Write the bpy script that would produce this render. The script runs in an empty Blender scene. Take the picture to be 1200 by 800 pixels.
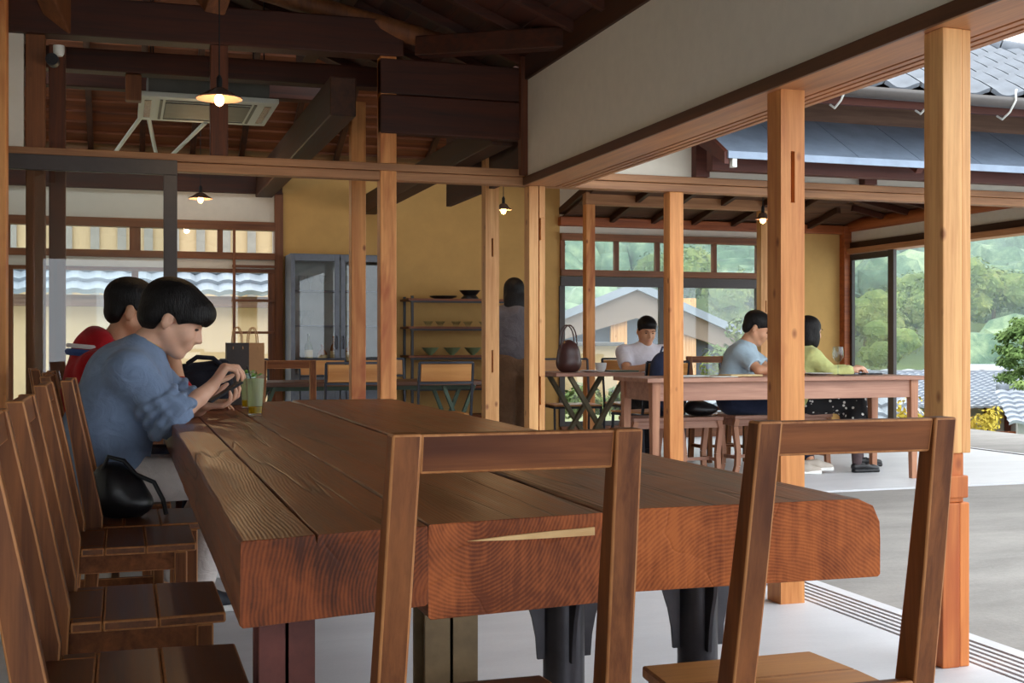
import bpy, bmesh, math, random
import numpy as np
from mathutils import Vector, Matrix, Euler, Quaternion
random.seed(7)
SC = bpy.context.scene
COL = SC.collection
PI = math.pi

# ---------------------------------------------------------------- camera, sky, exposure
FPX = 1420.0                                   # focal length in pixels of a 1200 x 800 frame
YAW = math.atan(455.0 / FPX)
EYE = 1.02
CA, SA = math.cos(YAW), math.sin(YAW)
cam_d = bpy.data.cameras.new('camera')
cam = bpy.data.objects.new('camera', cam_d); COL.objects.link(cam)
cam.location = (0, 0, EYE); cam.rotation_euler = (PI / 2, 0, -YAW)
cam_d.sensor_width = 36.0; cam_d.lens = 36.0 * FPX / 1200.0
cam_d.clip_start = 0.05; cam_d.clip_end = 2000
SC.camera = cam

W = bpy.data.worlds.new('sky'); SC.world = W; W.use_nodes = True
nt = W.node_tree; nt.nodes.clear()
wo = nt.nodes.new('ShaderNodeOutputWorld'); bg = nt.nodes.new('ShaderNodeBackground')
# soft overcast sky: a touch brighter overhead than at the horizon, all the way round
tc = nt.nodes.new('ShaderNodeTexCoord'); sp = nt.nodes.new('ShaderNodeSeparateXYZ')
rp = nt.nodes.new('ShaderNodeValToRGB')
nt.links.new(tc.outputs['Generated'], sp.inputs[0]); nt.links.new(sp.outputs['Z'], rp.inputs[0])
rp.color_ramp.elements[0].position = 0.0; rp.color_ramp.elements[0].color = (0.86, 0.93, 1.0, 1)
rp.color_ramp.elements[1].position = 0.8; rp.color_ramp.elements[1].color = (0.95, 0.98, 1.0, 1)
nt.links.new(rp.outputs[0], bg.inputs['Color']); bg.inputs['Strength'].default_value = 1.15
nt.links.new(bg.outputs[0], wo.inputs['Surface'])

vs = SC.view_settings
vs.view_transform = 'Standard'; vs.look = 'None'; vs.gamma = 1.0; vs.use_curve_mapping = False
vs.exposure = 1.66
SC.cycles.max_bounces = 10; SC.cycles.diffuse_bounces = 6; SC.cycles.glossy_bounces = 4
SC.cycles.transmission_bounces = 8; SC.cycles.transparent_max_bounces = 24; SC.cycles.volume_bounces = 1
SC.cycles.sample_clamp_indirect = 6.0; SC.cycles.caustics_reflective = False; SC.cycles.caustics_refractive = False

# ---------------------------------------------------------------- helpers
def ray(x, y):
    l = (x - 600.0) / FPX
    return Vector((l * CA + SA, CA - l * SA, -(y - 400.0) / FPX))
def onY(x, y, Y):                               # pixel on a plane of constant depth Y
    r = ray(x, y); t = Y / r.y
    return Vector((r.x * t, Y, EYE + r.z * t))
def onZ(x, y, Z):
    r = ray(x, y); t = (Z - EYE) / r.z
    return Vector((r.x * t, r.y * t, Z))
def atD(x, y, D):                               # at distance D along the view direction
    r = ray(x, y)
    return Vector((r.x * D, r.y * D, EYE + r.z * D))

def lin(c):
    c = c / 255.0
    return c / 12.92 if c <= 0.04045 else ((c + 0.055) / 1.055) ** 2.4
def rgb(r, g, b): return (lin(r), lin(g), lin(b), 1.0)

def mat_new(name):
    m = bpy.data.materials.new(name); m.use_nodes = True
    n = m.node_tree; b = n.nodes['Principled BSDF']
    return m, n, b
def N(n, t, **kw):
    x = n.nodes.new(t)
    for k, v in kw.items(): setattr(x, k, v)
    return x
def mapping(n, scale, coord='Object', rot=(0, 0, 0)):
    t = N(n, 'ShaderNodeTexCoord'); m = N(n, 'ShaderNodeMapping')
    m.inputs['Scale'].default_value = scale; m.inputs['Rotation'].default_value = rot
    n.links.new(t.outputs[coord], m.inputs['Vector'])
    return m.outputs[0]
def noise(n, vec, scale, detail=4, rough=0.6, dist=0.0):
    x = N(n, 'ShaderNodeTexNoise'); n.links.new(vec, x.inputs['Vector'])
    x.inputs['Scale'].default_value = scale; x.inputs['Detail'].default_value = detail
    x.inputs['Roughness'].default_value = rough; x.inputs['Distortion'].default_value = dist
    return x.outputs['Fac']
def ramp(n, fac, stops):
    x = N(n, 'ShaderNodeValToRGB'); n.links.new(fac, x.inputs[0])
    e = x.color_ramp.elements
    while len(e) < len(stops): e.new(0.5)
    for i, (p, c) in enumerate(stops): e[i].position = p; e[i].color = c if len(c) == 4 else (*c, 1)
    return x.outputs[0]
def mix(n, fac, a, b, mode='MIX'):
    x = N(n, 'ShaderNodeMix', data_type='RGBA', blend_type=mode)
    if isinstance(fac, (int, float)): x.inputs['Factor'].default_value = fac
    else: n.links.new(fac, x.inputs['Factor'])
    for s, v in (('A', a), ('B', b)):
        i = [q for q in x.inputs if q.name == s and q.type == 'RGBA'][0]
        if isinstance(v, tuple): i.default_value = v
        else: n.links.new(v, i)
    return [q for q in x.outputs if q.type == 'RGBA'][0]
def math_n(n, op, a, b=None):
    x = N(n, 'ShaderNodeMath', operation=op)
    for i, v in enumerate((a, b)):
        if v is None: continue
        if isinstance(v, (int, float)): x.inputs[i].default_value = v
        else: n.links.new(v, x.inputs[i])
    return x.outputs[0]
def bump(n, b, h, strength=0.2, dist=0.01):
    x = N(n, 'ShaderNodeBump'); x.inputs['Strength'].default_value = strength; x.inputs['Distance'].default_value = dist
    n.links.new(h, x.inputs['Height']); n.links.new(x.outputs[0], b.inputs['Normal'])

def plain(name, col, rough=0.6, metal=0.0, var=0.12, scale=8.0, bmp=0.0, spec=0.5, rel=None):
    m, n, b = mat_new(name)
    v = mapping(n, (1, 1, 1)); f = noise(n, v, scale, 5, 0.6)
    d = tuple(c * (1 - var) for c in col[:3]) + (1,); l = tuple(min(1, c * (1 + var)) for c in col[:3]) + (1,)
    n.links.new(ramp(n, f, [(0.3, d), (0.7, l)]), b.inputs['Base Color'])
    b.inputs['Roughness'].default_value = rough; b.inputs['Metallic'].default_value = metal
    b.inputs['Specular IOR Level'].default_value = spec
    if bmp: bump(n, b, noise(n, v, rel or scale * 6, 4), bmp, 0.004)
    return m
def wood(name, dark, light, axis='Z', grain=26.0, rough=0.5, knots=0.0, bmp=0.12, patch=None, spec=0.4, stretch=0.05):
    """solid timber: long fibres along one axis, broad tone changes and, if asked, dark knots"""
    m, n, b = mat_new(name)
    s = [1, 1, 1]; s['XYZ'.index(axis)] = stretch
    oi = N(n, 'ShaderNodeObjectInfo'); t = N(n, 'ShaderNodeTexCoord'); add = N(n, 'ShaderNodeVectorMath', operation='ADD')
    sc = N(n, 'ShaderNodeVectorMath', operation='SCALE'); sc.inputs['Scale'].default_value = 9.0
    cx = N(n, 'ShaderNodeCombineXYZ')
    for i in range(3): n.links.new(oi.outputs['Random'], cx.inputs[i])
    n.links.new(cx.outputs[0], sc.inputs[0]); n.links.new(t.outputs['Object'], add.inputs[0]); n.links.new(sc.outputs[0], add.inputs[1])
    mp = N(n, 'ShaderNodeMapping'); mp.inputs['Scale'].default_value = s; n.links.new(add.outputs[0], mp.inputs['Vector'])
    fib = noise(n, mp.outputs[0], grain, 7, 0.65, 0.4)
    fine = noise(n, mp.outputs[0], grain * 5, 3, 0.6)
    s2 = [1, 1, 1]; s2['XYZ'.index(axis)] = 0.3
    mp2 = N(n, 'ShaderNodeMapping'); mp2.inputs['Scale'].default_value = s2; n.links.new(add.outputs[0], mp2.inputs['Vector'])
    tone = noise(n, mp2.outputs[0], 3.2, 3, 0.6)
    f = math_n(n, 'ADD', math_n(n, 'MULTIPLY', fib, 0.62), math_n(n, 'ADD', math_n(n, 'MULTIPLY', tone, 0.28), math_n(n, 'MULTIPLY', fine, 0.1)))
    c = ramp(n, f, [(0.36, dark), (0.62, light)])
    if patch:
        pf = noise(n, mp2.outputs[0], 2.1, 4, 0.7, 0.6)
        c = mix(n, ramp(n, pf, [(0.52, (0, 0, 0, 1)), (0.66, (1, 1, 1, 1))]), c, patch)
    if knots:
        v = N(n, 'ShaderNodeTexVoronoi'); s3 = [1, 1, 1]; s3['XYZ'.index(axis)] = 0.6
        mp3 = N(n, 'ShaderNodeMapping'); mp3.inputs['Scale'].default_value = s3; n.links.new(add.outputs[0], mp3.inputs['Vector'])
        n.links.new(mp3.outputs[0], v.inputs['Vector']); v.inputs['Scale'].default_value = 9.0
        kf = ramp(n, v.outputs['Distance'], [(0.05, (1, 1, 1, 1)), (0.14, (0, 0, 0, 1))])
        kk = math_n(n, 'MULTIPLY', kf, knots)
        c = mix(n, kk, c, (dark[0] * 0.42, dark[1] * 0.25, dark[2] * 0.2, 1))
    n.links.new(c, b.inputs['Base Color'])
    n.links.new(math_n(n, 'ADD', math_n(n, 'MULTIPLY', fib, 0.25), rough - 0.12), b.inputs['Roughness'])
    b.inputs['Specular IOR Level'].default_value = spec
    if bmp: bump(n, b, fib, bmp, 0.006)
    return m
def glass(name, tint=(0.95, 0.97, 0.97, 1), rough=0.0):
    """thin window pane: clear straight through, mirror reflection by Fresnel"""
    m, n, b = mat_new(name); n.nodes.remove(b)
    out = n.nodes['Material Output']
    tr = N(n, 'ShaderNodeBsdfTransparent'); gl = N(n, 'ShaderNodeBsdfGlossy'); fr = N(n, 'ShaderNodeFresnel'); mx = N(n, 'ShaderNodeMixShader')
    tr.inputs[0].default_value = tint; gl.inputs['Roughness'].default_value = rough; 
    ge = N(n, 'ShaderNodeNewGeometry'); mr = N(n, 'ShaderNodeMapRange'); n.links.new(ge.outputs['Backfacing'], mr.inputs[0])
    mr.inputs['To Min'].default_value = 1.5; mr.inputs['To Max'].default_value = 1 / 1.5; n.links.new(mr.outputs[0], fr.inputs['IOR'])
    n.links.new(fr.outputs[0], mx.inputs[0]); n.links.new(tr.outputs[0], mx.inputs[1]); n.links.new(gl.outputs[0], mx.inputs[2])
    n.links.new(mx.outputs[0], out.inputs['Surface'])
    return m
def emit(name, col, strength):
    m, n, b = mat_new(name)
    b.inputs['Emission Color'].default_value = col; b.inputs['Emission Strength'].default_value = strength
    b.inputs['Base Color'].default_value = col
    return m

def tag(o, label=None, cat=None, group=None, kind=None):
    if label: o['label'] = label
    if cat: o['category'] = cat
    if group: o['group'] = group
    if kind: o['kind'] = kind
    return o
def empty(name, loc=(0, 0, 0), rz=0.0, label=None, cat=None, group=None, kind=None):
    o = bpy.data.objects.new(name, None); COL.objects.link(o)
    o.location = loc; o.rotation_euler = (0, 0, rz); o.empty_display_size = 0.1
    return tag(o, label, cat, group, kind)
def copy_tree(o, parent=None):
    c = o.copy(); COL.objects.link(c); c.parent = parent
    for ch in o.children: copy_tree(ch, c)
    return c

class MB:
    """collects boxes, bars, tubes, lathes and prisms; build() links them as one mesh object"""
    def __init__(self): self.v = []; self.f = []; self.mi = []
    def add(self, vs, fs, mi=0):
        o = len(self.v); self.v += [tuple(p) for p in vs]
        for f in fs: self.f.append(tuple(o + i for i in f)); self.mi.append(mi)
        return self
    def box(self, x0, y0, z0, x1, y1, z1, mi=0):
        if x0 > x1: x0, x1 = x1, x0
        if y0 > y1: y0, y1 = y1, y0
        if z0 > z1: z0, z1 = z1, z0
        return self.add([(x0, y0, z0), (x1, y0, z0), (x1, y1, z0), (x0, y1, z0), (x0, y0, z1), (x1, y0, z1), (x1, y1, z1), (x0, y1, z1)],
                        [(0, 3, 2, 1), (4, 5, 6, 7), (0, 1, 5, 4), (1, 2, 6, 5), (2, 3, 7, 6), (3, 0, 4, 7)], mi)
    def hexa(self, b4, t4, mi=0):               # bottom quad and top quad, counter-clockwise from above
        return self.add(list(b4) + list(t4), [(0, 3, 2, 1), (4, 5, 6, 7), (0, 1, 5, 4), (1, 2, 6, 5), (2, 3, 7, 6), (3, 0, 4, 7)], mi)
    def beam(self, p0, p1, w, h, up=(0, 0, 1), w1=None, h1=None, mi=0):
        p0 = Vector(p0); p1 = Vector(p1); d = (p1 - p0).normalized(); up = Vector(up)
        s = d.cross(up)
        if s.length < 1e-4: s = d.cross(Vector((0, 1, 0)))
        s.normalize(); u = s.cross(d).normalized()
        w1 = w if w1 is None else w1; h1 = h if h1 is None else h1
        q = lambda p, a, b: [p - s * a / 2 - u * b / 2, p + s * a / 2 - u * b / 2, p + s * a / 2 + u * b / 2, p - s * a / 2 + u * b / 2]
        return self.add(q(p0, w, h) + q(p1, w1, h1), [(0, 1, 2, 3), (7, 6, 5, 4), (0, 4, 5, 1), (1, 5, 6, 2), (2, 6, 7, 3), (3, 7, 4, 0)], mi)
    def tube(self, pts, r, n=8, mi=0, caps=True):
        pts = [Vector(p) for p in pts]; rs = r if isinstance(r, (list, tuple)) else [r] * len(pts)
        prev = None; rings = []
        for i, p in enumerate(pts):
            d = (pts[min(i + 1, len(pts) - 1)] - pts[max(i - 1, 0)]).normalized()
            if prev is None:
                a = Vector((0, 0, 1)) if abs(d.z) < 0.9 else Vector((1, 0, 0)); s = d.cross(a).normalized()
            else:
                s = (prev - d * prev.dot(d)).normalized()
            prev = s; u = d.cross(s)
            rings.append([p + (s * math.cos(2 * PI * k / n) + u * math.sin(2 * PI * k / n)) * rs[i] for k in range(n)])
        vs = [q for R in rings for q in R]; fs = []
        for i in range(len(rings) - 1):
            for k in range(n):
                a = i * n + k; b = i * n + (k + 1) % n
                fs.append((a, b, b + n, a + n))
        if caps: fs.append(tuple(reversed(range(n)))); fs.append(tuple(range((len(rings) - 1) * n, len(rings) * n)))
        return self.add(vs, fs, mi)
    def lathe(self, prof, n=20, c=(0, 0, 0), mi=0):
        vs = []; fs = []
        for (r, z) in prof:
            for k in range(n):
                a = 2 * PI * k / n; vs.append((c[0] + r * math.cos(a), c[1] + r * math.sin(a), c[2] + z))
        for i in range(len(prof) - 1):
            for k in range(n):
                a = i * n + k; b = i * n + (k + 1) % n
                fs.append((a, b, b + n, a + n))
        if prof[0][0] > 1e-5: fs.append(tuple(reversed(range(n))))
        if prof[-1][0] > 1e-5: fs.append(tuple(range((len(prof) - 1) * n, len(prof) * n)))
        return self.add(vs, fs, mi)
    def prism(self, poly, axis, a, b, mi=0):    # polygon in the other two axes, extruded along axis from a to b
        n = len(poly)
        def P(u, w, t): return {'X': (t, u, w), 'Y': (u, t, w), 'Z': (u, w, t)}[axis]
        vs = [P(u, w, a) for u, w in poly] + [P(u, w, b) for u, w in poly]
        fs = [tuple(range(n)), tuple(reversed(range(n, 2 * n)))] + [(i, i + n, (i + 1) % n + n, (i + 1) % n) for i in range(n)]
        return self.add(vs, fs, mi)
    def grid(self, rows, mi=0):                 # list of rows of points
        m = len(rows[0]); vs = [p for r in rows for p in r]
        fs = [(i * m + j, i * m + j + 1, (i + 1) * m + j + 1, (i + 1) * m + j) for i in range(len(rows) - 1) for j in range(m - 1)]
        return self.add(vs, fs, mi)
    def sphere(self, c, r, nu=12, nv=8, mi=0, sq=(1, 1, 1)):
        prof = [(max(1e-6, r * math.sin(PI * i / nv)), -r * math.cos(PI * i / nv)) for i in range(nv + 1)]
        o = len(self.v); self.lathe(prof, nu, (0, 0, 0), mi)
        for i in range(o, len(self.v)):
            p = self.v[i]; self.v[i] = (c[0] + p[0] * sq[0], c[1] + p[1] * sq[1], c[2] + p[2] * sq[2])
        return self
    def mesh(self, name):
        me = bpy.data.meshes.new(name); me.from_pydata(self.v, [], self.f)
        bm = bmesh.new(); bm.from_mesh(me); bmesh.ops.recalc_face_normals(bm, faces=bm.faces); bm.to_mesh(me); bm.free()
        return me
    def build(self, name, mat, parent=None, smooth=False, bevel=0.0, seg=2, loc=None, rot=None, label=None, cat=None, group=None, kind=None):
        me = self.mesh(name)
        for m in (mat if isinstance(mat, (list, tuple)) else [mat]): me.materials.append(m)
        if any(self.mi):
            for p, i in zip(me.polygons, self.mi): p.material_index = i
        if smooth:
            for p in me.polygons: p.use_smooth = True
        o = bpy.data.objects.new(name, me); COL.objects.link(o)
        if parent: o.parent = parent
        if loc is not None: o.location = loc
        if rot is not None: o.rotation_euler = rot
        if bevel:
            bv = o.modifiers.new('bevel', 'BEVEL'); bv.width = bevel; bv.segments = seg; bv.limit_method = 'ANGLE'; bv.angle_limit = 0.6
        if smooth and not bevel:
            try: me.set_sharp_from_angle(angle=0.9)
            except Exception: pass
        return tag(o, label, cat, group, kind)
def link_mesh(name, me, parent=None, loc=(0, 0, 0), rot=(0, 0, 0), **kw):
    o = bpy.data.objects.new(name, me); COL.objects.link(o)
    if parent: o.parent = parent
    o.location = loc; o.rotation_euler = rot
    return tag(o, **kw)
def struct(name, mb, mat, parent=None, **kw):
    return mb.build(name, mat, parent, kind='structure', **kw)

# ---------------------------------------------------------------- materials
M = {}
M['cedar'] = wood('pale cedar post', rgb(186, 122, 64), rgb(232, 178, 116), 'Z', 24, 0.5, 0.8, 0.12)
M['cedar_red'] = wood('reddish cedar post', rgb(176, 102, 46), rgb(228, 160, 94), 'Z', 22, 0.5, 0.8, 0.12, patch=rgb(166, 86, 40))
M['cedar_x'] = wood('brown cedar rail', rgb(126, 82, 50), rgb(178, 128, 86), 'X', 24, 0.5, 0, 0.1)
M['lintel'] = wood('planed brown lintel', rgb(150, 96, 60), rgb(200, 142, 98), 'Y', 24, 0.42, 0, 0.06)
M['lintel_dark'] = wood('dark stained lintel edge', rgb(72, 44, 28), rgb(104, 66, 44), 'Y', 24, 0.45, 0, 0.06)
M['old_x'] = wood('old smoked beam', rgb(40, 17, 8), rgb(80, 36, 16), 'X', 20, 0.6, 0, 0.2)
M['old_y'] = wood('old smoked beam lengthwise', rgb(42, 22, 12), rgb(80, 46, 25), 'Y', 20, 0.6, 0, 0.2)
M['old_z'] = wood('old smoked upright', rgb(66, 32, 16), rgb(118, 62, 30), 'Z', 20, 0.6, 0.3, 0.2)
M['old_lit'] = wood('old timber in lit tone', rgb(84, 46, 22), rgb(136, 82, 44), 'Z', 16, 0.6, 0.3, 0.2)  # lighter copy of the old timber, the light on it put into the colour
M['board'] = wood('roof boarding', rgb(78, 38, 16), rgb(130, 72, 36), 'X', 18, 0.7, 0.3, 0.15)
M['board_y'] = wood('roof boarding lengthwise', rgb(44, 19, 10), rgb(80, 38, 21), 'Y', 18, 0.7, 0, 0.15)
M['frame'] = wood('brown window frame', rgb(92, 52, 28), rgb(140, 86, 50), 'X', 24, 0.5, 0, 0.08)
M['frame_z'] = wood('brown window stile', rgb(92, 52, 28), rgb(140, 86, 50), 'Z', 24, 0.5, 0, 0.08)
M['redbeam'] = wood('red brown plate', rgb(120, 58, 26), rgb(176, 96, 48), 'X', 20, 0.5, 0.2, 0.1)
M['redbeam_y'] = wood('red brown plate lengthwise', rgb(120, 58, 26), rgb(176, 96, 48), 'Y', 20, 0.5, 0.2, 0.1)
M['darkframe'] = plain('dark bronze frame', rgb(58, 50, 46), 0.45, 0.0, 0.1, 30)
M['plaster'] = plain('off white plaster', rgb(226, 219, 204), 0.9, 0, 0.03, 14, 0.08, 0.2, 160)
M['yellow'] = plain('ochre clay plaster', rgb(200, 159, 98), 0.92, 0, 0.06, 5, 0.15, 0.15, 120)
M['pane'] = glass('window glass')
M['pane2'] = glass('door glass', (0.90, 0.93, 0.93, 1))
M['black'] = plain('black steel', rgb(38, 38, 42), 0.45, 0.3, 0.1, 30)
M['white'] = plain('white plastic', rgb(225, 228, 222), 0.5, 0, 0.02)
# ================================================================= THE SETTING
def concrete(name, c1, c2, rough, sc, bmp):
    m, n, b = mat_new(name)
    v = mapping(n, (1, 1, 1)); f = noise(n, mapping(n, (0.5, 1.3, 1)), sc, 8, 0.7, 0.3); g = noise(n, v, 60 if bmp > .3 else 90, 4, 0.75)
    c = ramp(n, math_n(n, 'ADD', math_n(n, 'MULTIPLY', f, 0.75), math_n(n, 'MULTIPLY', g, 0.25)), [(0.35, c1), (0.65, c2)])
    n.links.new(c, b.inputs['Base Color']); b.inputs['Roughness'].default_value = rough
    b.inputs['Specular IOR Level'].default_value = 0.35
    bump(n, b, g, bmp, 0.003)
    return m
M['floor'] = concrete('pale trowelled floor', rgb(196, 198, 203), rgb(214, 216, 220), 0.45, 2.2, 0.05)
M['paving'] = concrete('grey brushed concrete', rgb(122, 120, 117), rgb(156, 153, 149), 0.8, 1.6, 0.5)
M['earth'] = concrete('grass and earth', rgb(120, 128, 84), rgb(160, 160, 116), 0.95, 0.3, 0.5)

LX = 2.48            # line of the open sliding doors to the courtyard
NY = 7.28            # line of the rail between the main room and the long wing
BY = 11.8            # window wall at the back
RX = 7.75            # glazed east side of the wing

fl = MB().box(-1.5, -2.5, -0.12, 2.56, NY - 0.05, 0).box(-1.5, NY - 0.05, -0.12, RX + 0.05, BY + 0.1, 0)
fl.box(2.76, -2.5, -0.12, 2.82, NY - 0.05, 0).box(2.56, -2.5, -0.12, 2.76, NY - 0.05, -0.012)
floor = struct('floor', fl, M['floor'])
for i in range(5):                              # pale floor strips standing between the sill grooves
    x = 2.585 + i * 0.036
    MB().box(x - 0.009, -2.5, -0.012, x + 0.009, NY - 0.06, 0.0005).build('sill_strip', M['floor'], floor)
MB().box(2.56, -2.5, -0.014, 2.76, NY - 0.06, -0.009).build('sill_bed', M['lintel_dark'], floor)  # darkness of the recessed grooves put into the bed colour
MB().box(RX - 0.06, NY, -0.02, RX - 0.03, BY, 0.006).build('door_rail', M['darkframe'], floor)
gd = MB().box(2.82, -6, -0.15, 9.5, NY - 0.05, -0.012).box(RX + 0.05, NY - 0.05, -0.15, 9.5, 13.5, -0.012)
struct('courtyard_paving', gd, M['paving'])
MB().box(-1.6, BY + 0.1, -0.3, RX + 0.05, 17.5, -0.05).build('back_yard_ground', M['earth'], kind='structure')

# ---- rail (kamoi) that crosses the whole picture, and the lintel over the open doors
kb = MB().box(-0.75, NY - 0.06, 2.055, 8.0, NY + 0.06, 2.10).box(-0.75, NY - 0.045, 2.00, 8.0, NY + 0.045, 2.053)
struct('trim_1', kb, M['cedar_x'], bevel=0.004, label='long brown wooden rail crossing the room on the posts')
lt = MB().box(2.40, -2.5, 2.0, 2.60, NY - 0.06, 2.035)
for i in range(3): lt.box(2.612 + i * 0.042, -2.5, 2.0, 2.642 + i * 0.042, NY - 0.06, 2.03)
lt.box(2.60, -2.5, 2.022, 2.75, NY - 0.06, 2.035)
lin_o = struct('trim_2', lt, M['lintel'], bevel=0.002, label='brown grooved lintel above the open courtyard doorway')
struct('trim_3', MB().box(2.385, -2.5, 1.998, 2.40, NY - 0.06, 2.05), M['lintel_dark'], bevel=0.002)
pw = MB().box(2.405, -2.5, 2.035, 2.56, NY - 0.06, 2.665)
wr = struct('wall_right', pw, M['plaster'])
struct('trim_4', MB().box(2.385, -2.5, 2.655, 2.56, NY, 2.80), M['old_y'], bevel=0.004)
struct('trim_5', MB().box(2.36, NY - 0.10, 2.06, 2.42, NY - 0.04, 2.80), M['old_z'], bevel=0.003)

# ---- other walls of the main room
wl = MB().box(-1.6, -2.5, 0, -1.5, BY, 2.95)
struct('wall_left', wl, M['plaster'])
wf = MB().box(-1.6, -2.6, 0, -1.0, -2.5, 3.6).box(2.3, -2.6, 0, 2.56, -2.5, 2.7).box(-1.0, -2.6, 2.1, 2.3, -2.5, 3.6)
struct('wall_front', wf, M['plaster'])

# ---- posts
def slot_post(name, x, y, w, d, z0, z1, mat, slots=(), label=None, group=None, face_x=0.5, z_split=None):
    """square post; slots are mortises cut into the face toward -Y: (z0, z1, width)"""
    mb = MB(); z = z0; h = w / 2
    for (a, b, sw) in sorted(slots):
        mb.box(x - h, y - d / 2, z, x + h, y + d / 2, a)
        cx = x - h + w * face_x
        mb.box(x - h, y - d / 2, a, cx - sw / 2, y + d / 2, b).box(cx + sw / 2, y - d / 2, a, x + h, y + d / 2, b)
        mb.box(cx - sw / 2, y - d / 2 + 0.035, a, cx + sw / 2, y + d / 2, b)
        z = b
    mb.box(x - h, y - d / 2, z, x + h, y + d / 2, z1)
    for i, p in enumerate(mb.v): mb.v[i] = (p[0] - x, p[1] - y, p[2] - z0)
    return mb.build(name, mat, loc=(x, y, z0), label=label, cat='post', group=group, bevel=0 if slots else 0.005)

slot_post('wooden_post', LX, 4.21, 0.104, 0.104, 0, 2.0, M['cedar_red'], [(1.56, 1.76, 0.018)],
          'orange square timber post with a mortise slot, on the sliding rail beside the big table')
# the near post on the rail: spliced foot, slim jamb strip on its side
M['cedar_foot'] = wood('red cedar foot', rgb(150, 68, 28), rgb(220, 134, 68), 'Z', 14, 0.5, 0.5, 0.12, patch=rgb(168, 78, 36))
pc = empty('wooden_post', (LX, 3.23, 0), 0, 'knotty pale post with spliced reddish foot and slim side strip', 'post')
MB().box(-0.05, -0.045, 0.67, 0.022, 0.05, 2.0).build('shaft', M['cedar'], pc, bevel=0.004)
MB().box(0.024, -0.04, 0.67, 0.058, 0.05, 2.0).build('jamb_strip', M['cedar'], pc, bevel=0.003)
MB().box(-0.048, -0.035, 0.515, 0.035, 0.045, 0.67).build('splice_block', M['cedar_foot'], pc, bevel=0.003)
MB().box(-0.05, -0.045, 0.0, 0.014, 0.05, 0.515).box(-0.03, -0.046, 0.53, 0.045, 0.045, 0.60).build('foot', M['cedar_foot'], pc, bevel=0.004)
MB().box(0.016, -0.042, 0.0, 0.052, 0.05, 0.515).build('jamb_strip', M['cedar_foot'], pc, bevel=0.004)
# corner post where rail and lintel meet
pk = empty('wooden_post', (LX, NY, 0), 0, 'pale twin-board corner post under the end of the grooved lintel', 'post')
MB().box(-0.05, -0.05, 0, 0.012, 0.05, 2.0).build('shaft', M['cedar'], pk, bevel=0.003)
mb = MB(); z = 0
for a, b in ((0.62, 0.80), (1.66, 1.80)):
    mb.box(0.018, -0.05, z, 0.056, 0.05, a).box(0.028, -0.05, a, 0.056, 0.05, b); z = b
mb.box(0.018, -0.05, z, 0.056, 0.05, 2.0).build('jamb_board', M['cedar'], pk, bevel=0.002)
slot_post('wooden_post', 1.53, NY, 0.10, 0.10, 0, 2.77, M['cedar_red'], (), 'tall reddish post rising from the rail into the dark beams, before the glazed cabinet')
slot_post('wooden_post', 1.53, 8.26, 0.10, 0.10, 0, 2.66, M['cedar_red'], (), 'reddish brown post standing just behind the tall post, covering the right cabinet door')
slot_post('wooden_post', LX + 0.005, 8.26, 0.10, 0.10, 0, 2.45, M['cedar'], [(0.80, 0.96, 0.013), (1.62, 1.75, 0.013)],
          'pale post with two mortise slots between the shelf rack and the standing woman')
slot_post('wooden_post', 3.45, NY, 0.10, 0.10, 0, 2.0, M['cedar_red'], (), 'orange post at the left end of the long table in the wing')
slot_post('wooden_post', 4.35, 11.1, 0.095, 0.095, 0, 2.52, M['cedar_red'], (), 'slim brown post between the brown handbag and the window wall')
slot_post('wooden_post', 6.28, 11.1, 0.11, 0.095, 0, 2.40, M['cedar'], [(1.32, 1.44, 0.012)], 'pale slotted post behind the man in the light blue T-shirt')
slot_post('wooden_post', 0.53, NY, 0.10, 0.10, 2.10, 3.30, M['old_z'], (), 'brown king post standing on the rail behind the hanging lamp')
slot_post('wooden_post', -0.47, NY + 0.02, 0.10, 0.10, 0, 2.78, M['old_lit'], (), 'brown post beside the strip of white plaster, under the small camera')
slot_post('wooden_post', -0.37, NY + 0.30, 0.09, 0.09, 0, 2.75, M['old_z'], (), 'dark post close behind the plaster strip post')
slot_post('wooden_post', -0.60, 6.25, 0.14, 0.14, 0, 3.2, M['cedar_red'], (), 'full height brown post near the left chairs')
struct('wall_side_panel', MB().box(-1.5, NY - 0.03, 2.10, -0.53, NY + 0.03, 2.80), M['plaster'])

# ---- sliding glass door under the rail
d1 = empty('door_1', (0, 0, 0), kind='structure')
DY = NY - 0.12
fr = MB().box(-0.80, DY - 0.02, 1.965, 0.29, DY + 0.02, 2.05).box(0.215, DY - 0.02, 0.0, 0.29, DY + 0.02, 1.965)
fr.box(-0.80, DY - 0.02, 0.0, -0.73, DY + 0.02, 1.965).box(-0.73, DY - 0.02, 0.0, 0.215, DY + 0.02, 0.1)
fr.build('door_frame', M['darkframe'], d1, bevel=0.003)
MB().box(-0.73, DY - 0.003, 0.1, 0.215, DY + 0.003, 1.965).build('pane', M['pane2'], d1)

# ---- back wall: ochre plaster, left window bank, right window bank
bw = MB().box(1.45, BY, 0, 4.30, BY + 0.1, 2.75).box(6.62, BY, 0, RX, BY + 0.1, 2.45)
struct('wall_back', bw, M['yellow'])
struct('wall_back_upper', MB().box(-1.5, BY + 0.01, 2.16, 1.38, BY + 0.09, 2.43), M['plaster'])
struct('trim_6', MB().box(-1.5, BY - 0.06, 2.43, 1.45, BY + 0.1, 2.75), M['old_x'], bevel=0.004)
struct('trim_7', MB().box(1.38, BY - 0.04, 0, 1.46, BY + 0.1, 2.45), M['frame_z'], bevel=0.004)

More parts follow.
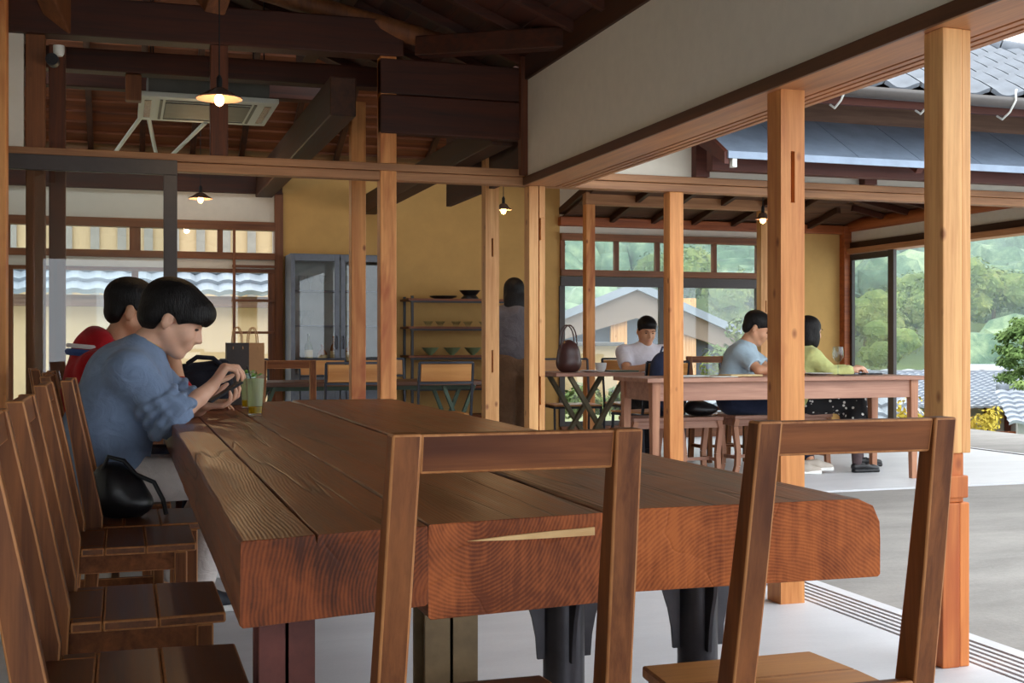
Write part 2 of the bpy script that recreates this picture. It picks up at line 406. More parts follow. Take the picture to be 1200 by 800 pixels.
def bar(parent, x0, x1, z0, z1, d=0.04, mat='frame', y=BY, name='rail'):
    return MB().box(x0, y - d / 2, z0, x1, y + d / 2, z1).build(name, M[mat], parent, bevel=0.002)
w1 = empty('window_1', (0, 0, 0), kind='structure')
bar(w1, -1.5, 1.38, 2.08, 2.16, 0.12)
bar(w1, -1.5, 1.38, 1.80, 1.865, 0.10)
bar(w1, -1.5, 1.38, 1.675, 1.71, 0.08)
MB().box(-1.5, BY - 0.01, 1.71, 1.38, BY + 0.03, 1.80).build('plaster_strip', M['plaster'], w1)
bar(w1, -1.5, 1.38, 0.0, 0.12, 0.10)
for x, w in ((-1.0, 0.05), (0.10, 0.10), (0.87, 0.05)): bar(w1, x - w / 2, x + w / 2, 1.865, 2.08, 0.06, 'frame_z', name='stile')
for x, w in ((-0.98, 0.06), (0.10, 0.06), (1.35, 0.06)): bar(w1, x - w / 2, x + w / 2, 0.12, 1.675, 0.05, 'frame_z', name='stile')
bar(w1, 0.985, 1.01, 0.12, 2.08, 0.03, 'frame_z', BY - 0.05, 'muntin')
for z in (0.55, 0.80, 1.105, 1.41, 1.735): bar(w1, 0.98, 1.38, z - 0.012, z + 0.012, 0.025, 'frame', BY - 0.05, 'muntin')
for x0, x1 in ((-1.5, -1.0), (-1.0, 0.05), (0.15, 0.87), (0.87, 1.38)):
    MB().box(x0, BY - 0.004, 1.865, x1, BY + 0.004, 2.08).build('pane', M['pane'], w1)
for x0, x1 in ((-0.95, 0.07), (0.13, 1.32)):
    MB().box(x0, BY - 0.004, 0.12, x1, BY + 0.004, 1.675).build('pane', M['pane'], w1)

w2 = empty('window_2', (0, 0, 0), kind='structure')
bar(w2, 4.30, 6.62, 2.07, 2.14, 0.12)
bar(w2, 4.30, 6.62, 1.70, 1.765, 0.11)
bar(w2, 4.30, 6.62, 1.595, 1.695, 0.07, 'darkframe')
bar(w2, 4.30, 6.62, 0.0, 0.14, 0.10, 'frame')
for x in (4.325, 4.93, 5.40, 6.07, 6.60): bar(w2, x - 0.025, x + 0.025, 1.765, 2.07, 0.05, 'frame_z', name='stile')
for x in (4.32, 5.45, 6.60): bar(w2, x - 0.03, x + 0.03, 0.14, 1.595, 0.05, 'darkframe', name='stile')
bar(w2, 4.35, 6.57, 0.14, 0.19, 0.05, 'darkframe')
for x0, x1 in ((4.35, 4.905), (4.955, 5.375), (5.425, 6.045), (6.095, 6.575)):
    MB().box(x0, BY - 0.003, 1.765, x1, BY + 0.003, 2.07).build('pane', M['pane'], w2)
for x0, x1 in ((4.35, 5.42), (5.48, 6.57)):
    MB().box(x0, BY - 0.003, 0.19, x1, BY + 0.003, 1.595).build('pane', M['pane2'], w2)
struct('wall_back_band', MB().box(4.30, BY + 0.005, 2.14, 6.64, BY + 0.09, 2.215), M['plaster'])
struct('trim_8', MB().box(4.28, BY - 0.08, 2.215, RX, BY + 0.1, 2.31), M['redbeam'], bevel=0.01)

# ---- east side of the wing: header, plaster band, red plate, one glazed sliding door
struct('trim_9', MB().box(RX - 0.09, NY, 1.99, RX + 0.09, BY, 2.05), M['lintel'], bevel=0.003)
struct('trim_15', MB().box(RX - 0.05, NY, 2.05, RX + 0.07, BY, 2.12), M['old_y'], bevel=0.003)
struct('wall_east_band', MB().box(RX - 0.03, NY, 2.12, RX + 0.05, BY, 2.24), M['plaster'])
rb = MB().tube([(RX, NY - 0.1, 2.31), (RX, BY, 2.31)], 0.08, 14)
struct('trim_10', rb, M['redbeam_y'], smooth=True)
struct('trim_11', MB().box(RX - 0.12, BY - 0.1, 0, RX - 0.02, BY, 2.3), M['redbeam'], bevel=0.004)
struct('trim_12', MB().box(RX - 0.06, NY - 0.06, 0, RX + 0.06, NY + 0.06, 2.3), M['cedar'], bevel=0.004)
d2 = empty('door_2', (0, 0, 0), kind='structure')
MB().box(RX - 0.05, 10.90, 0, RX - 0.01, 11.0, 1.99).box(RX - 0.05, 11.66, 0, RX - 0.01, 11.70, 1.985).box(RX - 0.05, 11.0, 1.92, RX - 0.01, 11.66, 1.985).box(RX - 0.05, 11.0, 0, RX - 0.01, 11.66, 0.1).build('door_frame', M['darkframe'], d2, bevel=0.003)
MB().box(RX - 0.033, 11.0, 0.1, RX - 0.027, 11.66, 1.92).build('pane', M['pane2'], d2)

# ---- low boarded ceiling of the wing (hipped): north slope and east slope, rafters and boards
S_ = 0.20
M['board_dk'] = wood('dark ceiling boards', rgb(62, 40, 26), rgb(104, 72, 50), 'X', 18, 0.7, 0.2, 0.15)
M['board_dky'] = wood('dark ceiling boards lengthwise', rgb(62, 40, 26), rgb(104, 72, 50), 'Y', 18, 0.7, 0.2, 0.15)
struct('wall_back_top', MB().box(4.30, BY + 0.02, 2.30, RX + 0.1, BY + 0.1, 3.05), M['plaster'])
struct('wall_east_top', MB().box(RX + 0.0, NY, 2.39, RX + 0.08, BY, 2.9), M['plaster'])
def zc(x, y): return min(2.30 + S_ * (BY - y), 2.36 + S_ * (RX - x))
ceil_w = empty('ceiling_wing', (0, 0, 0), kind='structure')
YT = 7.45
def hipx(y): return RX - ((2.30 + S_ * (BY - y)) - 2.36) / S_     # x of the hip at depth y
rowsY = np.arange(BY + 0.05, YT, -0.16)
for k, y in enumerate(rowsY):                   # boards of the north slope run along X
    y1 = max(y - 0.155, YT); x1 = hipx((y + y1) / 2); z0 = 2.31 + S_ * (BY - y); z1 = 2.31 + S_ * (BY - y1)
    if x1 < 4.5: continue
    dz = 0.004 * (k % 2)
    MB().hexa([(4.34, y, z0 + dz), (4.34, y1, z1 + dz), (x1, y1, z1 + dz), (x1, y, z0 + dz)], [(4.34, y, z0 + .02), (4.34, y1, z1 + .02), (x1, y1, z1 + .02), (x1, y, z0 + .02)]).build('board', M['board_dk'], ceil_w)
for k, x in enumerate(np.arange(RX + 0.05, 4.3, -0.16)):        # boards of the east slope run along Y
    x1 = x - 0.155; y1 = min(BY, BY - ((RX - (x + x1) / 2) + 0.3)); z0 = 2.37 + S_ * (RX - x); z1 = 2.37 + S_ * (RX - x1)
    if y1 < YT + 0.1: continue
    dz = 0.004 * (k % 2)
    MB().hexa([(x1, YT - 0.2, z1 + dz), (x, YT - 0.2, z0 + dz), (x, y1, z0 + dz), (x1, y1, z1 + dz)], [(x1, YT - 0.2, z1 + .02), (x, YT - 0.2, z0 + .02), (x, y1, z0 + .02), (x1, y1, z1 + .02)]).build('board', M['board_dky'], ceil_w)
for x in np.arange(4.85, 7.6, 0.47):            # rafters, north slope
    yy = BY - max(0.2, RX - x + 0.1); yy = max(yy, YT)
    MB().beam((x, BY, 2.275), (x, yy, 2.275 + S_ * (BY - yy)), 0.05, 0.06).build('rafter', M['old_y'], ceil_w, bevel=0.003)
for y in np.arange(7.7, 11.6, 0.42):            # rafters, east slope
    xx = RX - (BY - y) + 0.3
    if xx < 4.4: xx = 4.4
    if RX - xx < 0.2: continue
    MB().beam((RX, y, 2.335), (xx, y, 2.335 + S_ * (RX - xx)), 0.05, 0.06).build('rafter', M['old_x'], ceil_w, bevel=0.003)
struct('trim_13', MB().box(4.30, 11.05, 2.36, 6.5, 11.15, 2.60), M['cedar_x'], bevel=0.005)
gp = MB().prism([(BY, 2.40), (7.34, 3.25), (7.34, 3.9), (BY, 3.1)], 'X', 4.30, 4.35)
struct('wall_gable_panel', gp, M['plaster'])
struct('trim_14', MB().beam((4.325, BY, 2.37), (4.325, 9.0, 2.93), 0.07, 0.07), M['old_y'], bevel=0.004)

# ---- open roof over the main room: boards, rafters, purlins, tie beams and struts
ceil_m = empty('ceiling', (0, 0, 0), kind='structure')
SL = 0.42; XR = 0.2; ZE = 2.78                   # slope, ridge line, height over the right wall plate
def zm(x): return ZE + SL * (2.45 - abs(x - XR) - XR)
k = 0
for side in (1, -1):
    for i in range(15):
        a = i * 0.17; b = a + 0.166
        if a > 2.45: continue
        x0, x1 = XR + side * a, XR + side * b; z0, z1 = zm(x0), zm(x1); y1 = 9.4 if max(x0, x1) < 2.45 else NY
        q = [(x0, -2.6, z0), (x1, -2.6, z1), (x1, y1, z1), (x0, y1, z0)]
        if side < 0: q = [q[1], q[0], q[3], q[2]]
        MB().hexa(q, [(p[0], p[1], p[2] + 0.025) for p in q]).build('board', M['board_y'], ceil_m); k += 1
for y in np.arange(-2.3, 9.3, 0.455):
    for side in (1, -1):
        MB().beam((XR, y, zm(XR) - 0.03), (XR + side * 2.2, y, zm(XR + side * 2.2) - 0.03), 0.05, 0.055).build('rafter', M['old_x'], ceil_m, bevel=0.003)
for x in (XR, XR + 1.1, XR - 1.1):
    MB().beam((x, -2.5, zm(x) - 0.12), (x, 9.3, zm(x) - 0.12), 0.10, 0.12).build('purlin', M['old_y'], ceil_m, bevel=0.006)
# roof of the long wing above the loft: north slope boards run along X
ZR = 3.94; YR = 9.4; SW = 0.45
def zw(y): return ZR - SW * abs(y - YR)
for i in range(21):
    y0 = YR + i * 0.15; y1 = y0 + 0.146
    q = [(-1.6, y0, zw(y0) - 0.016), (4.3, y0, zw(y0) - 0.016), (4.3, y1 + 0.01, zw(y1)), (-1.6, y1 + 0.01, zw(y1))]
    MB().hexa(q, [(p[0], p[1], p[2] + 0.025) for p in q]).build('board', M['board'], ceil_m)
for x in np.arange(-1.2, 4.3, 0.455):
    MB().beam((x, YR, zw(YR) - 0.03), (x, 12.3, zw(12.3) - 0.03), 0.05, 0.06).build('rafter', M['old_y'], ceil_m, bevel=0.003)
struct('valley_infill_panel', MB().box(2.46, NY, 2.1, 2.50, 9.4, 3.95), M['board_y'])  # added panel closing the gap between the two roofs against daylight

def tbeam(p0, p1, w, h, mat, label, cat='beam', name='roof_beam', log=False, w1=None):
    p0 = Vector(p0); p1 = Vector(p1)
    if log:
        d = p1 - p0; pts = [p0 + d * t for t in (0, .25, .5, .75, 1)]
        r = [w * q for q in (1.0, 1.06, 0.98, 1.04, 0.95)]
        return MB().tube(pts, r, 12).build(name, M[mat], smooth=True, kind='structure', label=label)
    return MB().beam(p0, p1, w, h, w1=w1).build(name, M[mat], bevel=0.008, kind='structure', label=label)
tbeam((-0.75, NY, 2.84), (1.62, NY, 2.86), 0.15, 0.22, 'old_x', 'thick dark tie beam above the rail')
tbeam((1.48, NY - 0.02, 2.40), (2.44, NY - 0.02, 2.40), 0.09, 0.235, 'old_x', 'lower dark plank beam beside the white upper wall')
tbeam((1.48, NY - 0.01, 2.63), (2.44, NY - 0.01, 2.63), 0.09, 0.215, 'old_x', 'upper dark plank beam beside the white upper wall')
tbeam((1.70, NY - 0.12, 2.80), (2.42, NY - 0.75, 2.76), 0.10, 0.12, 'old_x', 'dark short beam resting on the plank beams')
tbeam((0.70, NY + 0.15, 3.16), (1.85, NY - 0.1, 2.84), 0.062, 0.1, 'old_lit', 'brown round log sloping down to the tie beam', log=True)
tbeam((-0.95, 8.26, 2.82), (1.75, 8.26, 2.83), 0.14, 0.14, 'old_x', 'second dark tie beam behind the hanging lamp')
tbeam((-1.3, 9.9, 3.05), (1.6, 9.9, 3.05), 0.12, 0.16, 'old_x', 'third dark beam deep in the loft')
tbeam((1.28, NY + 0.1, 2.52), (1.28, BY, 2.52), 0.16, 0.24, 'old_y', 'dark beam running back from the tall post to the ochre wall')
tbeam((2.30, NY + 0.1, 2.36), (2.30, BY, 2.36), 0.14, 0.18, 'old_y', 'dark beam running back above the shelf rack')
tbeam((-0.55, 6.95, 3.3), (-0.30, NY, 2.78), 0.12, 0.14, 'old_lit', 'brown diagonal strut at the corner post')
tbeam((0.06, 8.26, 2.58), (0.06, 8.26, 2.75), 0.10, 0.10, 'old_lit', 'short hanger block below the second tie beam')
tbeam((0.48, NY - 0.05, 2.95), (0.62, NY - 0.35, 3.35), 0.13, 0.13, 'old_lit', 'brown post head leaning up from the tie beam')
for y in (4.6, 1.2): tbeam((-1.5, y, 3.06), (2.45, y, 2.86), 0.16, 0.2, 'old_x', 'dark tie beam across the main room')
# ================================================================= OUTSIDE
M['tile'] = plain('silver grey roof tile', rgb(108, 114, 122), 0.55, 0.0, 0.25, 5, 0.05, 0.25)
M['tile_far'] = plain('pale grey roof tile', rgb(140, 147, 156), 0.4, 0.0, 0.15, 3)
M['metal_roof'] = plain('blue grey sheet metal', rgb(140, 156, 176), 0.5, 0.15, 0.15, 6)
M['gutter'] = plain('brown grey gutter', rgb(92, 88, 86), 0.4, 0.1, 0.08)
M['fascia'] = wood('dark red eaves timber', rgb(66, 30, 22), rgb(98, 50, 36), 'X', 20, 0.6)
M['siding'] = wood('weathered wall boards', rgb(88, 62, 48), rgb(138, 106, 86), 'X', 20, 0.7)
M['cream'] = plain('cream render', rgb(196, 168, 130), 0.9, 0, 0.04, 3)
M['housewhite'] = plain('white render', rgb(176, 177, 176), 0.9, 0, 0.03, 3)

# upper wall, canopy and tiled roof over the south side of the wing
struct('wall_wing_south', MB().box(2.56, NY - 0.02, 2.10, 8.0, NY + 0.05, 2.50), M['plaster'])
struct('wall_wing_boards', MB().box(2.56, NY - 0.04, 2.50, 8.0, NY + 0.05, 2.86), M['siding'])
can = empty('canopy', (0, 0, 0), kind='structure')
CX0, CX1, CY0, CZ0, CZ1 = 3.55, 9.2, 6.70, 2.17, 2.50
n_p = 12
for i in range(n_p):                             # sheet panels with standing seams
    a = CX0 + (CX1 - CX0) * i / n_p; b = CX0 + (CX1 - CX0) * (i + 1) / n_p - 0.006
    MB().hexa([(a, CY0, CZ0), (b, CY0, CZ0), (b, NY - 0.04, CZ1), (a, NY - 0.04, CZ1)], [(a, CY0, CZ0 + .02), (b, CY0, CZ0 + .02), (b, NY - 0.04, CZ1 + .02), (a, NY - 0.04, CZ1 + .02)]).build('roof_sheet', M['metal_roof'], can)
MB().box(CX0 - 0.01, CY0 - 0.015, CZ0 - 0.022, CX1, CY0, CZ0 + 0.022).build('drip_edge', M['metal_roof'], can)
MB().box(CX0, CY0 + 0.22, CZ0 - 0.065, CX1, CY0 + 0.30, CZ0 + 0.10).build('canopy_plate', M['fascia'], can, bevel=0.003)
MB().prism([(CY0, CZ0 - 0.055), (NY - 0.04, CZ1 - 0.13), (NY - 0.04, CZ1 + 0.02), (CY0, CZ0 + 0.02)], 'X', CX0 - 0.03, CX0).build('verge_board', M['fascia'], can)
for x in np.arange(CX0 + 0.5, CX1, 0.9):
    MB().beam((x, CY0 + 0.02, CZ0 - 0.03), (x, NY - 0.04, CZ1 - 0.03), 0.045, 0.05).build('rafter', M['fascia'], can)
    MB().box(x - 0.015, NY - 0.1, 2.10, x + 0.015, NY - 0.02, CZ0 + 0.02) if False else None
for x in (3.62, 4.9, 6.8): MB().box(x - 0.05, NY - 0.09, 2.10, x + 0.05, NY - 0.02, 2.34).build('bracket', M['fascia'], can, bevel=0.003)
MB().box(CX0 + 0.02, CY0 - 0.01, CZ0 - 0.075, CX0 + 0.05, CY0 + 0.03, CZ0 + 0.01).build('end_clip', M['white'], can)

roof = empty('roof', (0, 0, 0), kind='structure')
EY, EX, EZ, RS = 6.50, 8.5, 2.60, 0.45            # eave line south, eave line east, eave height, slope
# deck under the tiles (south slope, cut by the hip)
rz = EZ + RS * (YR - EY); hx = EX - (YR - EY)
dk = MB(); t_ = 0.05
for q in ([(2.56, EY, EZ), (EX, EY, EZ), (hx, YR, rz), (2.56, YR, rz)], [(EX, EY, EZ), (EX, 12.3, EZ), (hx, YR, rz)], [(4.3, YR, rz), (hx, YR, rz), (EX, 12.3, EZ), (4.3, 12.3, EZ)]):
    n_ = len(q); dk.add([(p[0], p[1], p[2] - t_) for p in q] + q, [tuple(reversed(range(n_))), tuple(range(n_, 2 * n_))] + [(i, (i + 1) % n_, (i + 1) % n_ + n_, i + n_) for i in range(n_)])
dk.build('roof_deck', M['fascia'], roof)
MB().box(2.60, EY + 0.02, EZ - 0.11, EX - 0.03, EY + 0.06, EZ - 0.03).build('eaves_board', M['fascia'], roof)
def tile_mesh(w=0.250, l=0.25, t=0.028):
    nu = 9; top = []; bot = []
    for j, (yy, zz) in enumerate(((0, 0.0), (l * 0.5, 0.004), (l, 0.0))):
        ru = []; rl = []
        for i in range(nu):
            u = i / (nu - 1); h = 0.026 * (0.5 + 0.5 * math.cos(2 * PI * u)) ** 1.5 - 0.016 * math.sin(PI * u)
            ru.append((u * w, yy, h + zz + t)); rl.append((u * w, yy, h + zz))
        top.append(ru); bot.append(rl)
    mb = MB().grid(top).grid([list(reversed(r)) for r in bot])
    f0 = [top[0][i] for i in range(nu)]; b0 = [bot[0][i] for i in range(nu)]
    mb.grid([b0, f0])
    me = mb.mesh('roof_tile')
    for p in me.polygons: p.use_smooth = True
    me.materials.append(M['tile']); return me
tm = tile_mesh()
ang = math.atan(RS); course = 0.235; cnt = 0
for r in range(14):
    y = EY - 0.04 + r * course * math.cos(ang); z = EZ + RS * (y - EY) + 0.01
    xmax = EX - max(0, y - EY) - 0.1
    for c in range(22):
        x = 2.9 + c * 0.265
        if x + 0.27 > xmax or cnt >= 290: continue
        link_mesh('roof_tile', tm, roof, (x, y, z), (ang + 0.085, 0, 0)); cnt += 1
# hip ridge caps
p0 = Vector((EX, EY, EZ + 0.05)); p1 = Vector((hx, YR, rz + 0.05)); d = (p1 - p0)
for i in range(12):
    a = p0 + d * (i / 12); b = p0 + d * ((i + 0.97) / 12)
    MB().tube([a, b], [0.075, 0.068], 10).build('ridge_cap', M['tile'], roof, smooth=True)
MB().tube([(hx, YR, rz + 0.05), (2.56, YR, rz + 0.05)], 0.08, 10).build('ridge_cap', M['tile'], roof, smooth=True)
# gutter with hangers
gt = MB(); prof = [(0.06 * math.cos(a), 0.06 * math.sin(a)) for a in np.linspace(PI, 2 * PI, 9)]
gt.grid([[(2.60, EY - 0.09 + u, EZ - 0.03 + w) for u, w in prof], [(EX, EY - 0.09 + u, EZ - 0.03 + w) for u, w in prof]])
g_o = gt.build('gutter', M['gutter'], roof, smooth=True)
sm = g_o.modifiers.new('thick', 'SOLIDIFY'); sm.thickness = 0.006
for x in np.arange(4.15, EX, 0.62):
    pts = [(x, EY + 0.02, EZ - 0.12), (x, EY - 0.03, EZ - 0.15), (x, EY - 0.10, EZ - 0.115), (x, EY - 0.155, EZ - 0.05), (x + 0.0, EY - 0.155, EZ + 0.0), (x + 0.05, EY - 0.10, EZ + 0.03)]
    MB().tube(pts, 0.007, 6).build('gutter_hanger', M['white'], roof, smooth=True)

# ---- ground below the terrace, hill, haze
def far(lat, dep, z):                            # lateral and forward distance seen from the terrace
    return Vector((lat * CA + dep * SA, -lat * SA + dep * CA, z))
random.seed(11)
def hill_h(lat, dep):
    base = -3.2
    t = max(0.0, dep - 70)
    h = base + t * 0.22 + 6 * math.sin(lat * 0.021 + 1.0) * min(1, t / 120) + 4 * math.sin(lat * 0.05 + dep * 0.02) * min(1, t / 80)
    return h
rows = []
for i, dep in enumerate([14.5, 18, 25, 40, 60, 80, 100, 130, 160, 200, 240, 290, 340, 400, 470]):
    rows.append([far(l * (0.35 + dep / 420.0), dep, -1.2 if dep < 15 and False else hill_h(l * (0.35 + dep / 420.0), dep)) for l in np.linspace(-230, 330, 40)])
M['hillside'] = plain('hillside undergrowth', rgb(92, 112, 60), 0.95, 0, 0.35, 0.05)
MB().grid(rows).build('hillside', M['hillside'], smooth=True, kind='structure')
struct('terrace_edge', MB().box(9.5, -6, -3.4, 9.6, 13.6, -0.02).box(RX, 13.5, -3.4, 9.6, 13.6, -0.02).box(-1.6, 17.5, -3.4, RX, 17.6, -0.05), M['paving'])

def leaf_mat(name, c1, c2, c3, sc=1.0):
    m, n, b = mat_new(name)
    oi = N(n, 'ShaderNodeObjectInfo'); t = N(n, 'ShaderNodeNewGeometry'); mp = N(n, 'ShaderNodeMapping')
    n.links.new(t.outputs['Position'], mp.inputs['Vector'])
    f = noise(n, mp.outputs[0], sc, 5, 0.75); g = noise(n, mp.outputs[0], sc * 0.16, 2, 0.5)
    k = math_n(n, 'ADD', math_n(n, 'MULTIPLY', f, 0.55), math_n(n, 'MULTIPLY', g, 0.45))
    n.links.new(ramp(n, k, [(0.36, c1), (0.5, c2), (0.64, c3)]), b.inputs['Base Color'])
    b.inputs['Roughness'].default_value = 0.8; b.inputs['Specular IOR Level'].default_value = 0.15
    return m
M['leaf_hill'] = leaf_mat('forest canopy', rgb(34, 56, 46), rgb(80, 108, 86), rgb(140, 160, 124), 0.55)
M['leaf_mid'] = leaf_mat('broadleaf crown', rgb(66, 88, 52), rgb(104, 124, 70), rgb(150, 156, 92), 0.9)
M['leaf_pine'] = leaf_mat('pine needles', rgb(72, 98, 54), rgb(108, 132, 74), rgb(140, 156, 96), 3)
M['leaf_autumn'] = leaf_mat('autumn leaves', rgb(150, 136, 50), rgb(184, 164, 66), rgb(186, 120, 52), 1.2)
M['leaf_shrub'] = leaf_mat('shrub leaves', rgb(70, 92, 50), rgb(104, 122, 70), rgb(140, 144, 90), 2.5)
M['trunk'] = plain('bark', rgb(88, 74, 60), 0.9, 0, 0.3, 6)

def blob_verts(rng, r, nu=8, nv=6, rough=0.25):
    vs = []; fs = []
    for j in range(nv + 1):
        for i in range(nu):
            th = PI * j / nv; ph = 2 * PI * i / nu
            q = r * (1 + rng.uniform(-rough, rough)) if 0 < j < nv else r
            vs.append((q * math.sin(th) * math.cos(ph), q * math.sin(th) * math.sin(ph), q * math.cos(th)))
    for j in range(nv):
        for i in range(nu):
            a = j * nu + i; b = j * nu + (i + 1) % nu
            fs.append((a, a + nu, b + nu, b))
    return vs, fs
TREES = ((1162, 362, 88, 3.6, 0), (1072, 372, 84, 3.0, 1), (1012, 392, 82, 3.0, 2), (1040, 405, 74, 1.9, 3), (842, 400, 60, 1.5, 4), (868, 372, 84, 3.0, 5), (790, 345, 92, 3.4, 6))
# forest on the hill: thousands of crowns, nobody could count them
rng = random.Random(3); forest = MB()
protos = [blob_verts(rng, 1.0, 7, 5, 0.3) for _ in range(6)]
for _ in range(26000):
    dep = 72 + 245 * rng.random() ** 1.0; sc = 0.35 + dep / 420.0
    lat = rng.uniform(-190, 290) * sc
    u = lat / dep
    if not (-0.08 < u < 0.58): continue
    r = rng.uniform(1.2, 3.2) * (0.55 + dep / 380); z = hill_h(lat, dep) + r * 0.55; c = far(lat, dep, z)
    if any(abs(dep - q[2]) < r + q[3] + 0.5 and abs(lat - (q[0] - 600) / FPX * q[2]) < r + q[3] + 0.5 for q in TREES): continue
    vs_, fs_ = protos[rng.randrange(6)]; sx = rng.uniform(0.8, 1.2); sz = rng.uniform(0.8, 1.35)
    forest.add([(c.x + v[0] * r * sx, c.y + v[1] * r, c.z + v[2] * r * sz) for v in vs_], fs_)
forest.build('forest', M['leaf_hill'], smooth=True, label='hazy green forest covering the far hillside', cat='forest', kind='stuff')

def leaf_cloud(mb, c, R, count, size, rng, shell=0.55, up=0.3, flat=1.0):
    for _ in range(count):
        v = Vector((rng.gauss(0, 1), rng.gauss(0, 1), rng.gauss(0, 1))).normalized() * (shell + (1 - shell) * rng.random()) * R
        v.z *= flat; p = Vector(c) + v
        nrm = (v.normalized() + Vector((rng.uniform(-.6, .6), rng.uniform(-.6, .6), rng.uniform(-.3, .6) + up))).normalized()
        a = nrm.orthogonal().normalized(); a.rotate(Quaternion(nrm, rng.uniform(0, 6.28))); b = nrm.cross(a)
        s = size * rng.uniform(0.6, 1.2)
        mb.add([p - a * s, p + b * s * 0.45, p + a * s, p - b * s * 0.45], [(0, 1, 2, 3)])
def tree(name, base, h, R, mat, label, cat='tree', blobs=9, leaves=260, size=0.22, group=None, rng=None, flat=0.85, core=True, zr=(0.45, 0.9)):
    rng = rng or random.Random(len(bpy.data.objects))
    t = empty(name, base, 0, label, cat, group)
    MB().tube([(0, 0, -0.4), (R * 0.06, 0, h * 0.4), (0, R * 0.05, h * 0.8)], [h * 0.03, h * 0.024, h * 0.012], 8).build('trunk', M['trunk'], t, smooth=True)
    cr = MB()
    for i in range(blobs):
        a = rng.uniform(0, 6.28); rr = R * 0.62 * math.sqrt(rng.random())
        zz = h * rng.uniform(*zr); r = R * rng.uniform(0.36, 0.55)
        leaf_cloud(cr, (rr * math.cos(a), rr * math.sin(a), zz), r, leaves, size, rng, 0.6, 0.3, flat)
        vs_, fs_ = protos[i % 6]
        if core: cr.add([(rr * math.cos(a) + v[0] * r * .75, rr * math.sin(a) + v[1] * r * .75, zz + v[2] * r * .75 * flat) for v in vs_], fs_)
    cr.build('crown', M[mat], t)
    return t
# broadleaf trees between the houses and the hill
TL = ['tall round-crowned tree at the foot of the hill right of the knotty post', 'yellowish round tree at the foot of the hill left of the knotty post',
      'dark tree at the foot of the hill behind the glass door', 'pale olive tree behind the open door frame', 'low spreading tree beyond the window wall', 'bright green tree seen past the neighbour roof',
      'broad tree crown beyond the grey roof ridge']
for (x, y, dep, R, lb) in TREES:
    p = atD(x, y, dep); g = hill_h((x - 600) / FPX * dep, dep); top = p.z + R * 0.9
    tree('broadleaf_tree', (p.x, p.y, g), top - g, R, 'leaf_mid', TL[lb], blobs=16, leaves=420, size=R * 0.05, group=None)
# pine on the right
pn = atD(1206, 420, 22); pt = empty('pine_tree', (pn.x, pn.y, -3.62), 0, 'green pine tree with layered branches above the tiled house', 'tree')
MB().tube([(0, 0, 0), (0.1, 0, 2.2), (0, 0.1, 4.9)], [0.14, 0.1, 0.04], 8).build('trunk', M['trunk'], pt, smooth=True)
pr_ = random.Random(5); pm = MB()
for i in range(46):
    a = pr_.uniform(0, 6.28); zz = pr_.uniform(3.75, 5.0); rr = (5.25 - zz) * 0.8 * pr_.uniform(0.3, 1)
    leaf_cloud(pm, (rr * math.cos(a), rr * math.sin(a), zz), 0.24, 150, 0.05, pr_, 0.3, 0.7, 0.5)
pm.build('needles', M['leaf_pine'], pt)

# ---- neighbouring tiled house on the right
def tiled_slope(parent, origin, ex, ey, w, l, mat, step=0.28, name='roof_slope'):
    """rows of rounded tiles on one slope: ex along the eave, ey up the slope"""
    ex = Vector(ex).normalized(); ey = Vector(ey).normalized(); nz = ex.cross(ey).normalized()
    if nz.z < 0: nz = -nz
    o = Vector(origin); nr = max(2, int(l / step)); ncol = max(2, int(w / step)) * 4
    mb = MB()
    for r in range(nr):
        a = []; b = []; c = []
        for i in range(ncol + 1):
            u = i / ncol * w; hh = 0.05 * abs(math.sin(PI * u / step)) ** 0.7 * step / 0.28
            a.append(o + ex * u + ey * (r * l / nr) + nz * (hh + 0.05 * step / 0.28)); b.append(o + ex * u + ey * ((r + 1) * l / nr) + nz * hh)
            c.append(o + ex * u + ey * (r * l / nr) + nz * (hh - 0.02))
        mb.grid([c, a, b])
    ob = mb.build(name, mat, parent, smooth=False); ob['kind'] = 'stuff'
    return ob
hs = empty('tiled_house', far(13.5, 31, -3.68), -YAW, 'white walled house with grey tiled roof below the terrace on the right', 'house')
# local axes: x to the right of the picture, y away
def hb(x0, y0, z0, x1, y1, z1, name, mat, **k): return MB().box(x0, y0, z0, x1, y1, z1).build(name, M[mat], hs, **k)
hb(-4.0, -1.5, 0, 7, 6.5, 3.15, 'wall', 'housewhite')
for x in (-3.9, -2.9, -1.95, -1.45, -0.35, 1.2, 2.8): hb(x - 0.07, -1.56, 0, x + 0.07, -1.5, 3.1, 'post', 'fascia')
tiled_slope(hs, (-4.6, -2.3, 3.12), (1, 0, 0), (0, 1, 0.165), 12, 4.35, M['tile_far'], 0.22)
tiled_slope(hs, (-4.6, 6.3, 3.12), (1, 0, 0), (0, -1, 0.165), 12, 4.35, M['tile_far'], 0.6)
MB().box(-4.7, 1.8, 3.55, 7.5, 2.2, 3.78).build('ridge', M['tile'], hs, bevel=0.05)
MB().tube([(-4.7, 2.0, 3.82), (7.5, 2.0, 3.82)], 0.1, 8).build('ridge', M['tile'], hs, smooth=True)
